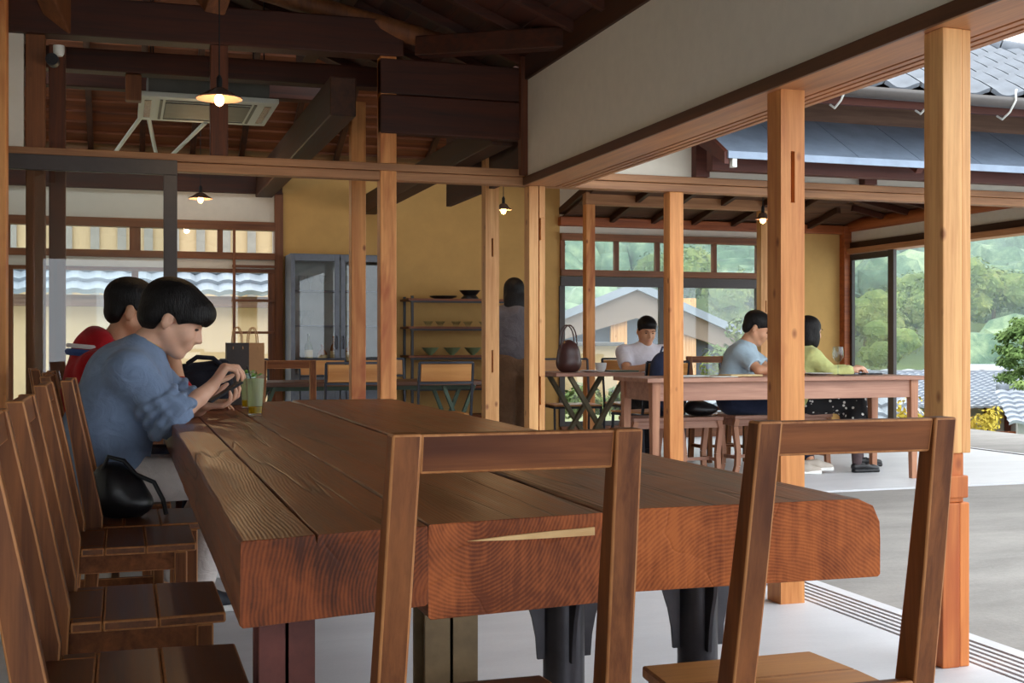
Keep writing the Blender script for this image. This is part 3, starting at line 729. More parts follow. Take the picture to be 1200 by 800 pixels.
# small lean-to roof and fence in front of it
tiled_slope(hs, (-3.0, -5.4, 2.95), (1, -0.05, -0.0), (0.25, 1, 0.30), 5, 2.2, M['tile_far'], 0.28)
MB().beam((-2.4, -3.25, 3.65), (3, -3.4, 3.65), 0.2, 0.2).build('ridge', M['tile'], hs, bevel=0.05)
hb(-2.6, -4.9, 0, 3, -4.8, 2.95, 'wall', 'housewhite')
for i in range(16):
    hb(-3.5 + i * 0.52, -4.05, 0, -3.0 + i * 0.52, -4.0, 2.70, 'fence_board', 'redbeam')
far_house = empty('distant_house', far(22.3, 58, -3.0), -YAW, 'pale distant house roof at the foot of the hill', 'house')
MB().box(-1.2, 0, 0, 1.4, 4, 2.3).build('wall', M['housewhite'], far_house); MB().prism([(-0.6, 2.2), (4.6, 2.2), (2.0, 2.9)], 'X', -1.6, 1.8).build('roof_cover', M['tile_far'], far_house)

# ---- house beyond the right window bank: gable with broad pale verge, tan soffit
gh = empty('gable_house', far(2.6, 24, -2.6), -YAW, 'grey gabled neighbour house with pale verge boards beyond the window wall', 'house')
def gp(x, y, D=24): p = atD(x, y, D); return ((p.x - gh.location.x) * CA - (p.y - gh.location.y) * SA, p.z + 2.6)   # local x, z of a pixel
ax, az = gp(744, 331); bx, bz = gp(880, 392); cx_, cz_ = gp(610, 385)
tk = 0.16; so = 0.55
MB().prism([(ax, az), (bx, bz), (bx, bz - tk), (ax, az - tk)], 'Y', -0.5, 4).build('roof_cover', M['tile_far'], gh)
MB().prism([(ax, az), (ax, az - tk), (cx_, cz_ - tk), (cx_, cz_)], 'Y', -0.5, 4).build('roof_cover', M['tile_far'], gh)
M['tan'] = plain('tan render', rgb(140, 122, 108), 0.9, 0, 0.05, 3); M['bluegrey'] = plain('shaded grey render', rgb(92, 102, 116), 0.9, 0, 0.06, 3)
MB().prism([(ax, az - tk), (bx, bz - tk), (bx, bz - tk - 0.3), (ax, az - tk - so)], 'Y', -0.35, -0.2).build('verge_panel', M['tan'], gh)
MB().prism([(ax, az - tk), (ax, az - tk - so), (cx_, cz_ - tk - 0.3), (cx_, cz_ - tk)], 'Y', -0.35, -0.2).build('verge_panel', M['tan'], gh)
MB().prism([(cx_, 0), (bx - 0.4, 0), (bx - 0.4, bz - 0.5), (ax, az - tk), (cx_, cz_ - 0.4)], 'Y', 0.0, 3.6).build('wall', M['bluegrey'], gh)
for px in (724, 804):
    qx, qz = gp(px, 350); MB().box(qx - 0.16, -0.25, 0, qx + 0.16, 0.02, qz).build('post', M['cedar'], gh)
lx0, lz0 = gp(665, 372); lx1, lz1 = gp(718, 372)
lr = empty('cream_store', far(1.4, 19, -2.6), -YAW, 'cream rendered outbuilding beyond the window beside the handbag', 'building')
MB().box(-1.2, 0, 0, 0.25, 2, 3.55).build('wall', M['cream'], lr); MB().box(-1.3, -0.15, 3.55, 0.35, 2.1, 3.61).build('roof_cover', M['gutter'], lr, bevel=0.01)
MB().box(-1.5, -0.1, 0, -0.6, 0.0, 3.0).build('door', M['darkframe'], lr)
# tiled garden roof lower down, seen through the glass over the table
gr_ = empty('garden_roof', far(3.4, 17.8, -2.9), -YAW, 'low pale tiled roof in the garden behind the man in the white shirt', 'roof')
tiled_slope(gr_, (-1.6, -0.8, 2.55), (1, 0, 0), (0, 1, 0.45), 4.2, 1.9, M['tile_far'], 0.28)
MB().box(-1.2, 0.4, 0, 2.3, 0.5, 3.0).build('wall', M['cream'], gr_)
SHL = ['loose green shrub below the terrace edge behind the long table', 'leafy garden shrub at the window wall left pane', 'pale green garden shrub under the gable house', 'bushy shrub beside the low tiled garden roof']
for (x, y, D, R, i) in ((866, 432, 19, 0.6, 0), (690, 475, 15.5, 0.38, 1), (866, 405, 21, 0.7, 2), (742, 470, 15.8, 0.35, 3)):
    p = atD(x, y, D); g = -0.05 if D < 17 else -3.2
    tree('garden_shrub', (p.x, p.y, g), p.z + R * 0.6 - g, R, 'leaf_shrub', SHL[i], 'shrub', 9, 130, 0.06, core=False, zr=(0.45, 0.95) if g > -1 else (0.8, 0.97))
# autumn shrub by the terrace edge
for (x, y, D, R, lb) in ((1150, 492, 14.6, 0.26, 'yellow and orange leaved shrub at the terrace edge beside the knotty post'), (1066, 492, 15.0, 0.28, 'yellow leaved shrub seen between table leg and knotty post')):
    p = atD(x, y, D); tree('autumn_shrub', (p.x, p.y, -3.2), p.z + R * 0.9 + 3.2, R, 'leaf_autumn', lb, 'shrub', 10, 34, 0.04, core=False, zr=(0.90, 0.99))

# ---- garden wall with tiled coping and striped house beyond the left windows
lw = empty('garden_wall', (-0.5, 16.5, -0.05), 0, 'cream garden wall with grey tiled coping beyond the left windows', 'wall')
MB().box(-4, 0, 0, 3.2, 0.2, 1.52).build('wall', M['cream'], lw)
MB().box(-4, -0.25, 1.52, 3.2, 0.3, 1.66).build('eaves_board', M['siding'], lw)
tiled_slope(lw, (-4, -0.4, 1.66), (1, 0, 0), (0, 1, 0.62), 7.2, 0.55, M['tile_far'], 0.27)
MB().tube([(-4, 0.1, 2.02), (3.2, 0.1, 2.02)], 0.08, 8).build('ridge', M['tile'], lw, smooth=True)
sh = empty('striped_house', (-0.5, 21, -1), 0, 'cream house with grey vertical battens behind the garden wall', 'house')
MB().box(-6, 0, 0, 4.2, 3, 5).build('wall', M['cream'], sh)
M['batten'] = plain('grey batten', rgb(150, 142, 132), 0.8)
for i in range(24): MB().box(-5.9 + i * 0.42, -0.05, 2.6, -5.76 + i * 0.42, 0, 5).build('batten', M['batten'], sh)
MB().box(-6.4, -0.6, 5, 4.6, 3.4, 5.2).build('roof_cover', M['tile_far'], sh)

# ---- haze in the valley air between the houses and the hill
hz, hn, hbd = mat_new('valley haze'); hn.nodes.remove(hbd)
vsn = N(hn, 'ShaderNodeVolumeScatter'); vsn.inputs['Density'].default_value = 0.0036; vsn.inputs['Color'].default_value = (0.76, 0.91, 1.0, 1); vsn.inputs['Anisotropy'].default_value = 0.2
hn.links.new(vsn.outputs[0], hn.nodes['Material Output'].inputs['Volume'])
a0 = [far(l * (0.35 + dep / 420.0), dep, z) for (l, dep, z) in ((-230, 50, -6), (330, 50, -6), (330, 460, -6), (-230, 460, -6))]
a1 = [far(l * (0.35 + dep / 420.0), dep, z) for (l, dep, z) in ((-230, 50, 110), (330, 50, 110), (330, 460, 110), (-230, 460, 110))]
MB().hexa(a0, a1).build('valley_haze', hz, kind='stuff', label='pale haze hanging over the hillside', cat='haze')
# ================================================================= FURNITURE
def slab_mat(name, pith, dark, light, end=False):
    """heavy old beam: growth rings round a pith that runs along Y, drying cracks along Y"""
    m, n, b = mat_new(name)
    t = N(n, 'ShaderNodeTexCoord'); sp = N(n, 'ShaderNodeSeparateXYZ'); n.links.new(t.outputs['Object'], sp.inputs[0])
    mpw = N(n, 'ShaderNodeMapping'); mpw.inputs['Scale'].default_value = (1, 0.25, 1); n.links.new(t.outputs['Object'], mpw.inputs['Vector'])
    w = noise(n, mpw.outputs[0], 3.0, 3, 0.5); w2 = noise(n, mpw.outputs[0], 14.0, 3, 0.5)
    dx = math_n(n, 'SUBTRACT', sp.outputs[0], pith[0]); dz = math_n(n, 'SUBTRACT', sp.outputs[2], pith[1])
    r = math_n(n, 'SQRT', math_n(n, 'ADD', math_n(n, 'MULTIPLY', dx, dx), math_n(n, 'MULTIPLY', dz, dz)))
    r = math_n(n, 'ADD', r, math_n(n, 'ADD', math_n(n, 'MULTIPLY', w, 0.10), math_n(n, 'MULTIPLY', w2, 0.012)))
    ring = math_n(n, 'ADD', math_n(n, 'MULTIPLY', math_n(n, 'SINE', math_n(n, 'MULTIPLY', r, 900.0)), 0.5), 0.5)
    mp = N(n, 'ShaderNodeMapping'); mp.inputs['Scale'].default_value = (1, 1 if end else 0.035, 1); n.links.new(t.outputs['Object'], mp.inputs['Vector'])
    fib = noise(n, mp.outputs[0], 45 if not end else 22, 6, 0.7, 0.3)
    mp2 = N(n, 'ShaderNodeMapping'); mp2.inputs['Scale'].default_value = (1, 0.35, 1); n.links.new(t.outputs['Object'], mp2.inputs['Vector'])
    tone = noise(n, mp2.outputs[0], 4.0, 4, 0.65, 0.5)
    if end:
        mps = N(n, 'ShaderNodeMapping'); mps.inputs['Rotation'].default_value = (0, 0.62, 0); mps.inputs['Scale'].default_value = (60, 1, 5); n.links.new(t.outputs['Object'], mps.inputs['Vector'])
        saw = noise(n, mps.outputs[0], 1.0, 4, 0.6, 0.3); mot = noise(n, t.outputs['Object'], 17, 8, 0.75, 0.6)
        fib = math_n(n, 'ADD', math_n(n, 'MULTIPLY', saw, 0.5), math_n(n, 'MULTIPLY', mot, 0.5))
    f = math_n(n, 'ADD', math_n(n, 'MULTIPLY', ring, 0.07 if end else 0.05), math_n(n, 'ADD', math_n(n, 'MULTIPLY', fib, 0.46 if end else 0.62), math_n(n, 'MULTIPLY', tone, 0.44 if end else 0.30)))
    c = ramp(n, f, [(0.40, dark), (0.57, light)] if end else [(0.37, dark), (0.60, light)])
    crk = noise(n, mp.outputs[0], 5.5 if not end else 3.0, 3, 0.5, 0.4)
    cf = math_n(n, 'ABSOLUTE', math_n(n, 'SUBTRACT', crk, 0.5))
    cm = ramp(n, cf, [(0.0015, (1, 1, 1, 1)), (0.006, (0, 0, 0, 1))])
    c = mix(n, math_n(n, 'MULTIPLY', cm, 0.0 if end else 0.75), c, tuple(x * 0.25 for x in dark[:3]) + (1,))
    n.links.new(c, b.inputs['Base Color'])
    b.inputs['Specular IOR Level'].default_value = 0.5 if not end else 0.25
    n.links.new(math_n(n, 'ADD', math_n(n, 'MULTIPLY', fib, 0.3), 0.22 if not end else 0.5), b.inputs['Roughness'])
    h = math_n(n, 'ADD', math_n(n, 'MULTIPLY', fib, 0.6), math_n(n, 'SUBTRACT', math_n(n, 'MULTIPLY', ring, 0.16), math_n(n, 'MULTIPLY', cm, 1.0)))
    bump(n, b, h, 0.28, 0.004)
    return m
TD, TLi = rgb(92, 50, 27), rgb(146, 88, 52)
ED, ELi = rgb(122, 58, 24), rgb(188, 104, 52)
def slab(parent, x0, x1, ya, yb, yfar, z0, z1, pith, rng, name='table_slab', r=0.005, chip=False, crack=None, ends=None):
    """old beam lofted along Y; front end runs from ya (left) to yb (right)"""
    sec = [(x0, z0 + r), (x0, (z0 + z1) / 2), (x0, z1 - r), (x0 + r * .35, z1 - r * .35), (x0 + r, z1)]
    nx = 5
    tops = [x0 + r + (x1 - x0 - 2 * r) * i / nx for i in range(1, nx)]
    sec += [(x, z1) for x in tops if crack is None or abs(x - crack) > 0.01]
    if crack: sec += [(crack - 0.003, z1), (crack, z1 - 0.012), (crack + 0.003, z1)]; sec = sec[:5] + sorted(sec[5:], key=lambda q: q[0])
    rc = 0.045 if chip else r
    sec += [(x1 - rc, z1), (x1 - rc * .3, z1 - rc * .3), (x1, z1 - rc), (x1, (z0 + z1) / 2), (x1, z0 + r), (x1 - r, z0)]
    sec += [((x0 + x1) / 2, z0), (x0 + r, z0)]
    ns = 26; rings = []; n = len(sec)
    for s in range(ns):
        t = s / (ns - 1)
        ring = []
        for (x, z) in sec:
            yf = ya + (yb - ya) * (x - x0) / (x1 - x0)
            j = 0.0011 if 0 < s < ns - 1 else 0.0008
            ring.append((x + rng.uniform(-j, j), yf + (yfar - yf) * t + (rng.uniform(-.002, .002) if s == 0 else 0), z + rng.uniform(-j, j) * 0.8))
        rings.append(ring)
    mb = MB(); vs_ = [p for R_ in rings for p in R_]; fs_ = []
    for s in range(ns - 1):
        for k in range(n):
            a = s * n + k; b = s * n + (k + 1) % n
            fs_.append((a, a + n, b + n, b))
    mb.add(vs_, fs_, 0); o = len(mb.f)
    mb.f.append(tuple(range(n))); mb.mi.append(1); mb.f.append(tuple(reversed(range((ns - 1) * n, ns * n)))); mb.mi.append(1)
    top = slab_mat('worn table top', pith, TD, TLi); en = slab_mat('sawn end grain', pith, *(ends or (ED, ELi)), True)
    for i, p in enumerate(mb.v): mb.v[i] = (p[0] - TX, p[1] - TY, p[2])
    top_p = (pith[0] - TX, pith[1])
    for m_ in (top, en):
        for nd in m_.node_tree.nodes:
            if nd.type == 'MATH' and nd.operation == 'SUBTRACT' and abs(nd.inputs[1].default_value - pith[0]) < 1e-6: nd.inputs[1].default_value = top_p[0]
    ob = mb.build(name, [top, en], parent, bevel=0.0025, seg=2)
    return ob
TX, TY = 0.77, 4.0
tb = empty('slab_table', (TX, TY, 0), 0, 'massive dark wooden communal table of thick old beams on steel legs', 'table')
rg = random.Random(21); ZT = 0.72
slab(tb, 0.166, 0.4735, 1.858, 1.925, 6.12, 0.588, ZT, (0.52, 0.60), rg, crack=0.285, ends=(rgb(70, 34, 18), rgb(140, 72, 36)))
slab(tb, 0.476, 0.803, 1.938, 1.978, 6.12, 0.562, ZT, (0.56, 0.735), rg, ends=(rgb(104, 50, 24), rgb(176, 96, 50)))
slab(tb, 0.815, 1.372, 1.992, 1.985, 6.20, 0.573, ZT + 0.002, (1.12, 0.30), rg, chip=True)
# pale wedge let into the split end of the third beam
wv = [(0.545, 0.688), (0.62, 0.692), (0.70, 0.6945), (0.783, 0.696), (0.783, 0.682), (0.70, 0.683), (0.62, 0.6845)]
pm = MB(); n_ = len(wv)
for yy in (-0.006, 0.02): pm.v += [(x - TX, 1.938 + 0.04 * (x - 0.477) / 0.323 + yy - TY, z) for x, z in wv]
pm.f = [tuple(range(n_)), tuple(reversed(range(n_, 2 * n_)))] + [(i, i + n_, (i + 1) % n_ + n_, (i + 1) % n_) for i in range(n_)]; pm.mi = [0] * len(pm.f)
M['palewood'] = wood('pale split wood', rgb(196, 150, 96), rgb(232, 196, 140), 'X', 30, 0.6)
pm.build('wedge', M['palewood'], tb)
M['rust'] = plain('rust red primer steel', rgb(96, 48, 40), 0.55, 0.2, 0.4, 9, 0.1)
M['patina'] = plain('yellowed steel channel', rgb(128, 106, 76), 0.5, 0.3, 0.35, 8, 0.1)
M['steel'] = plain('dark mill steel', rgb(70, 68, 72), 0.38, 0.75, 0.3, 10, 0.06)
def ibeam(x, y, w, d, zt, mat, nm='leg'):
    mb = MB().box(x - w / 2, y - d / 2, 0, x + w / 2, y - d / 2 + 0.009, zt).box(x - w / 2, y + d / 2 - 0.009, 0, x + w / 2, y + d / 2, zt).box(x - 0.005, y - d / 2, 0, x + 0.005, y + d / 2, zt)
    mb.box(x - w * 0.7, y - d * 0.7, 0, x + w * 0.7, y + d * 0.7, 0.01)
    for i, p in enumerate(mb.v): mb.v[i] = (p[0] - TX, p[1] - TY, p[2])
    return mb.build(nm, M[mat], tb, bevel=0.002)
def pipe(x, y, r, zt, nm='leg'):
    mb = MB().lathe([(r, 0.012), (r, zt - 0.012)], 24, (x, y, 0)).lathe([(r * 2, 0), (r * 2, 0.012)], 24, (x, y, 0))
    mb.box(x - r * 2, y - r * 2, zt - 0.012, x + r * 2, y + r * 2, zt)
    arc = [(r * 0.9, zt - 0.012), (r * 2.0, zt - 0.012), (r * 2.0, zt - 0.05), (r * 1.9, zt - 0.09), (r * 1.6, zt - 0.13), (r * 1.42, zt - 0.17), (r * 1.34, zt - 0.215), (r * 0.9, zt - 0.215)]
    for q in range(4):
        c_, s_ = math.cos(q * PI / 2), math.sin(q * PI / 2); vv = []
        for tt in (-0.004, 0.004): vv += [(x + u * c_ - tt * s_, y + u * s_ + tt * c_, z) for u, z in arc]
        m_ = len(arc)
        mb.add(vv, [tuple(range(m_)), tuple(reversed(range(m_, 2 * m_)))] + [(i, i + m_, (i + 1) % m_ + m_, (i + 1) % m_) for i in range(m_)])
    for i, p in enumerate(mb.v): mb.v[i] = (p[0] - TX, p[1] - TY, p[2])
    o = mb.build(nm, M['steel'], tb, smooth=True); return o
for y in (2.22, 5.7):
    ibeam(0.276, y, 0.10, 0.10, 0.588, 'rust'); ibeam(0.594, y + 0.06, 0.105, 0.10, 0.562, 'patina')
    pipe(0.88, y + 0.17, 0.044, 0.573); pipe(1.19, y + 0.17, 0.044, 0.573)

# ---------------------------------------------------------------- wooden chapel chairs
M['chair'] = wood('worn brown chair wood', rgb(84, 46, 24), rgb(138, 84, 46), 'Z', 34, 0.45, 0, 0.1, patch=rgb(74, 38, 19), spec=0.22)
M['chair_x'] = wood('worn brown chair rail', rgb(84, 44, 22), rgb(140, 84, 46), 'X', 34, 0.45, 0, 0.1, patch=rgb(74, 36, 18), spec=0.22)
M['chair_seat'] = wood('worn brown chair seat', rgb(78, 42, 20), rgb(128, 76, 40), 'X', 30, 0.34, 0, 0.08)
M['seat_pale'] = wood('newer orange seat board', rgb(176, 112, 56), rgb(214, 152, 88), 'X', 26, 0.45, 0.4, 0.08)
M['worn'] = wood('rubbed chair edge', rgb(140, 86, 48), rgb(190, 132, 82), 'Z', 40, 0.45, 0, 0.05, spec=0.25)
HT = 0.892
def chair_parts(seat_mat='chair_seat', hs=0.41):
    """list of (name, mesh): local, facing +Y"""
    out = []
    W2, D2 = 0.20, 0.185
    def add(nm, mb, mat, bev=0.004):
        me = mb.mesh(nm); me.materials.append(M[mat]); me.materials.append(M['worn']); out.append((nm, me, bev))
    for i, (a, b) in enumerate(((-D2, -0.0645), (-0.0637, 0.0532), (0.054, D2 + 0.015))):
        mb = MB()
        f = 0.012 if i == 2 else 0
        if i == 0:   # notched round the stiles
            mb.box(-W2 + 0.044, a, hs - 0.024, W2 - 0.044, b, hs).box(-W2, a + 0.055, hs - 0.024, -W2 + 0.044, b, hs).box(W2 - 0.044, a + 0.055, hs - 0.024, W2, b, hs)
        else:
            mb.hexa([(-W2, a, hs - .024), (W2, a, hs - .024), (W2 - f, b, hs - .024), (-W2 + f, b, hs - .024)], [(-W2, a, hs), (W2, a, hs), (W2 - f, b, hs), (-W2 + f, b, hs)])
        add('seat_board', mb, seat_mat, 0.005)
    mb = MB(); q = hs - 0.024
    mb.box(-W2 + 0.02, D2 - 0.045, q - 0.055, W2 - 0.02, D2 - 0.025, q).box(-W2 + 0.02, -D2 + 0.02, q - 0.055, W2 - 0.02, -D2 + 0.04, q)
    for s in (-1, 1): mb.box(s * (W2 - 0.02), -D2 + 0.03, q - 0.055, s * (W2 - 0.04), D2 - 0.03, q)
    add('apron', mb, 'chair_x', 0.003)
    for s in (-1, 1):
        add('leg', MB().box(s * (W2 - 0.012), D2 - 0.05, 0, s * (W2 - 0.05), D2 - 0.012, q), 'chair')
        xa, xb, xt = s * W2, s * (W2 - 0.043), 0.012
        # rear stile, tapering and leaning back above the seat
        P = [(-D2 - 0.02, 0.0, 0.038), (-D2, hs * 0.7, 0.046), (-D2 - 0.003, hs + 0.03, 0.058), (-D2 - 0.040, hs + 0.25, 0.05), (-D2 - 0.078, HT, 0.038)]
        rows = []
        for (y, z, dd) in P:
            k = max(0, (z - hs) / (HT - hs)) * xt
            x0, x1 = xa - s * k, xb - s * k
            rows.append([(x0, y, z), (x1, y, z), (x1, y + dd, z), (x0, y + dd, z)])
        mb = MB(); vs_ = [p for r_ in rows for p in r_]; fs_ = [(0, 3, 2, 1), (16, 17, 18, 19)]
        for i in range(4):
            for k in range(4): fs_.append((i * 4 + k, i * 4 + (k + 1) % 4, (i + 1) * 4 + (k + 1) % 4, (i + 1) * 4 + k))
        mb.add(vs_, fs_); add('stile', mb, 'chair')
    xi = W2 - 0.043 - 0.011
    ry = -D2 - 0.074
    add('top_rail', MB().hexa([(-xi, ry + 0.013, HT - 0.058), (xi, ry + 0.013, HT - 0.058), (xi, ry + 0.037, HT - 0.058), (-xi, ry + 0.037, HT - 0.058)],
                              [(-xi, ry + 0.002, HT - 0.001), (xi, ry + 0.002, HT - 0.001), (xi, ry + 0.028, HT - 0.001), (-xi, ry + 0.028, HT - 0.001)]), 'chair_x')
    xl = W2 - 0.045
    add('lower_rail', MB().box(-xl, -D2 - 0.005, hs + 0.008, xl, -D2 + 0.02, hs + 0.045), 'chair_x')
    for s in (-1, 1): add('stretcher', MB().box(s * (W2 - 0.02), -D2 + 0.01, 0.11, s * (W2 - 0.042), D2 - 0.03, 0.14), 'chair_x', 0.003)
    add('stretcher', MB().box(-W2 + 0.03, -0.015, 0.113, W2 - 0.03, 0.015, 0.137), 'chair_x', 0.003)
    return out
CH = chair_parts(); CHP = chair_parts('seat_pale', 0.385)
def place(parts, name, loc, rz, label, cat='chair', group=None, kinds=None):
    t = empty(name, loc, rz, label, cat, group)
    for nm, me, bev in parts:
        o = link_mesh(nm, me, t)
        if bev: bv = o.modifiers.new('bevel', 'BEVEL'); bv.width = bev; bv.segments = 2; bv.limit_method = 'ANGLE'; bv.angle_limit = 0.6
        if bev and len(me.materials) > 1: bv.material = 1
    return t
# chairs at the near end of the table (seen from behind)
place(CH, 'wooden_chair', (0.54, 1.90, 0), 0, 'open-back brown wooden chair tucked under the split end of the big table')
place(CHP, 'wooden_chair', (1.155, 1.985, 0), 0, 'open-back brown wooden chair with a paler orange seat at the table end')
# chairs along the table side
E1 = -PI / 2
for (x, y, lb, ry) in ((0.015, 2.32, 'brown wooden chair on the table side, the one next to the table end', 0),
                   (0.02, 2.99, 'brown wooden chair on the table side, second from the table end', 0.0),
                   (0.01, 3.98, 'brown wooden chair on the table side, third from the table end, empty', 0.0),
                   (0.065, 4.41, 'brown wooden chair holding the small black handbag', 0.0),
                   (-0.03, 4.92, 'brown wooden chair under the man in the blue sweatshirt', 0.0),
                   (-0.06, 5.55, 'brown wooden chair under the person in the red hoodie', 0.0),
                   (-0.16, 6.12, 'dark wooden chair pushed back by the full height post', 0.1)):
    place(CH, 'wooden_chair', (x, y, 0), E1 + ry, lb)
place(CH, 'wooden_chair', (1.075, 8.62, 0), 0.0, 'brown wooden chair beyond the rail, next to the glazed cabinet')

# ---------------------------------------------------------------- steel and plywood chairs
M['ply'] = wood('orange plywood', rgb(186, 120, 58), rgb(222, 162, 92), 'X', 16, 0.4, 0, 0.03)
M['steelblue'] = plain('dark blue grey steel tube', rgb(48, 50, 58), 0.4, 0.5, 0.1, 20)
def steel_chair_parts(h=0.86, w=0.42, d=0.40, hs=0.45):
    out = []; r = 0.009; W2 = w / 2
    def add(nm, mb, mat, bev=0.0, sm=False):
        me = mb.mesh(nm); me.materials.append(M[mat])
        if sm:
            for p in me.polygons: p.use_smooth = True
        out.append((nm, me, bev))
    mb = MB()
    for s in (-1, 1):
        mb.beam((s * W2, -d / 2 - 0.02, 0), (s * W2, -d / 2, hs), 0.018, 0.018).beam((s * W2, -d / 2, hs), (s * W2, -d / 2 - 0.06, h), 0.018, 0.018)
        mb.beam((s * W2, d / 2 + 0.01, 0), (s * W2, d / 2 - 0.02, hs), 0.018, 0.018).beam((s * W2, -d / 2, hs - 0.012), (s * W2, d / 2, hs - 0.012), 0.018, 0.018)
    mb.beam((-W2, -d / 2 - 0.06, h), (W2, -d / 2 - 0.06, h), 0.018, 0.018).beam((-W2, d / 2 - 0.02, hs - 0.012), (W2, d / 2 - 0.02, hs - 0.012), 0.018, 0.018)
    mb.beam((-W2, -d / 2 - 0.04, h - 0.155), (W2, -d / 2 - 0.04, h - 0.155), 0.016, 0.016)
    mb.beam((-W2, -d / 2, hs - 0.012), (W2, -d / 2, hs - 0.012), 0.018, 0.018)
    add('steel_frame', mb, 'steelblue', 0.002)
    add('back_panel', MB().hexa([(-W2 + .012, -d / 2 - .05, h - .142), (W2 - .012, -d / 2 - .05, h - .142), (W2 - .012, -d / 2 - .036, h - .142), (-W2 + .012, -d / 2 - .036, h - .142)],
                                [(-W2 + .012, -d / 2 - .066, h - .012), (W2 - .012, -d / 2 - .066, h - .012), (W2 - .012, -d / 2 - .052, h - .012), (-W2 + .012, -d / 2 - .052, h - .012)]), 'ply', 0.003)
    add('seat_panel', MB().box(-W2 - 0.005, -d / 2 + 0.01, hs, W2 + 0.005, d / 2 + 0.01, hs + 0.014), 'ply', 0.004)
    return out
SCH = steel_chair_parts()
for (x, y, rz, lb) in ((1.63, 9.18, 0, 'steel framed plywood chair behind the two reddish posts'), (2.335, 9.18, 0, 'steel framed plywood chair left of the slotted pale post'),
                       (1.02, 10.75, PI, 'plywood chair on the window side of the green legged table'), (1.72, 10.75, PI, 'plywood chair between the green legged table and the cabinet'),
                       (2.26, 10.75, PI, 'plywood chair between the green legged table and the shelf rack'),
                       (3.82, 10.15, PI - 0.1, 'slim steel chair behind the trestle table under the handbag'), (4.02, 8.965, 0.25, 'steel and plywood chair at the right end of the trestle table, back turned'),
                       (4.44, 10.2, PI, 'steel and plywood chair under the man in the white shirt'), (5.35, 9.62, PI, 'steel and plywood chair behind the man in the light blue T-shirt')):
    place(SCH, 'plywood_chair', (x, y, 0), rz, lb)
# ---------------------------------------------------------------- tables in the wing
M['tabledark'] = wood('dark brown table board', rgb(70, 42, 26), rgb(112, 72, 46), 'X', 22, 0.4)
M['green'] = plain('dark green painted steel', rgb(66, 84, 66), 0.5, 0.2, 0.12, 12)
M['mauvewood'] = wood('dusty rose brown wood', rgb(142, 98, 80), rgb(184, 140, 118), 'X', 26, 0.5, 0, 0.06)
M['mauve_z'] = wood('dusty rose brown leg', rgb(142, 92, 68), rgb(188, 136, 104), 'Z', 26, 0.5, 0, 0.06)
gt_ = empty('trestle_table', (1.85, 9.85, 0), 0, 'long dark table on green crossed steel legs before the cabinet', 'table')
MB().box(-1.15, -0.33, 0.665, 1.0, 0.33, 0.70).build('table_top', M['tabledark'], gt_, bevel=0.004)
MB().box(-1.1, -0.02, 0.62, 0.95, 0.02, 0.663).build('top_rail', M['green'], gt_, bevel=0.003)
for x in (-0.85, 0.78):
    for s in (-1, 1): [MB().beam((x - s * 0.13, yy, 0.66), (x + s * 0.13, yy, 0.0), 0.03, 0.035, up=(0, 1, 0)).build('leg', M['green'], gt_, bevel=0.003) for yy in (-0.2, 0.2)]
tt = empty('trestle_table', (3.72, 9.55, 0), 0, 'small wooden table on crossed grey timber legs under the brown handbag', 'table')
MB().box(-0.40, -0.35, 0.735, 0.40, 0.35, 0.765).build('table_top', M['mauvewood'], tt, bevel=0.004)
M['greytimber'] = wood('grey green timber', rgb(84, 80, 62), rgb(124, 116, 90), 'Z', 22, 0.6)
for y in (-0.26, 0.26):
    for s in (-1, 1): MB().beam((-s * 0.24, y + s * 0.02, 0.735), (s * 0.22, y + s * 0.02, 0), 0.035, 0.05, up=(0, 1, 0)).build('leg', M['greytimber'], tt, bevel=0.003)
lt_ = empty('long_table', (4.56, 7.96, 0), 0, 'long rose brown wooden table with apron and tapered legs near the wing edge', 'table')
MB().box(-1.13, -0.31, 0.735, 1.13, 0.31, 0.765).build('table_top', M['mauvewood'], lt_, bevel=0.005)
ap = MB().box(-1.05, -0.265, 0.605, 1.05, -0.24, 0.735).box(-1.05, 0.24, 0.605, 1.05, 0.265, 0.735).box(-1.065, -0.24, 0.605, -1.04, 0.24, 0.735).box(1.04, -0.24, 0.605, 1.065, 0.24, 0.735)
ap.build('apron', M['mauvewood'], lt_, bevel=0.003)
for sx in (-1, 1):
    for sy in (-1, 1): MB().beam((sx * 1.05, sy * 0.25, 0.735), (sx * 1.055, sy * 0.252, 0), 0.065, 0.065, up=(0, 1, 0), w1=0.042, h1=0.042).build('leg', M['mauve_z'], lt_, bevel=0.003)
# stools and chairs by the long table
def stool(loc, rz, label):
    t = empty('wooden_stool', loc, rz, label, 'stool')
    MB().box(-0.18, -0.15, 0.415, 0.18, 0.15, 0.445).build('seat', M['mauvewood'], t, bevel=0.006)
    MB().box(-0.155, -0.125, 0.36, 0.155, 0.125, 0.413).build('apron', M['mauvewood'], t, bevel=0.003)
    for sx in (-1, 1):
        for sy in (-1, 1):
            pts = [(0.15, 0.415), (0.166, 0.36), (0.156, 0.28), (0.140, 0.16), (0.146, 0.05), (0.160, 0.0)]
            mb = MB()
            for (a, za), (b, zb) in zip(pts[:-1], pts[1:]): mb.beam((sx * a, sy * 0.12, za), (sx * b, sy * 0.12, zb), 0.038, 0.038, up=(0, 1, 0))
            mb.build('leg', M['mauve_z'], t)
    MB().box(-0.14, -0.012, 0.10, 0.14, 0.012, 0.125).box(-0.15, -0.12, 0.10, -0.13, 0.12, 0.125).box(0.13, -0.12, 0.10, 0.15, 0.12, 0.125).build('stretcher', M['mauvewood'], t, bevel=0.003)
    return t
stool((4.20, 8.50, 0), 0, 'wooden stool with curved legs carrying the dark bag')
stool((4.70, 8.58, 0), 0, 'wooden stool under the man in the light blue T-shirt')
stool((5.24, 8.62, 0), 0, 'wooden stool under the woman in the yellow top')
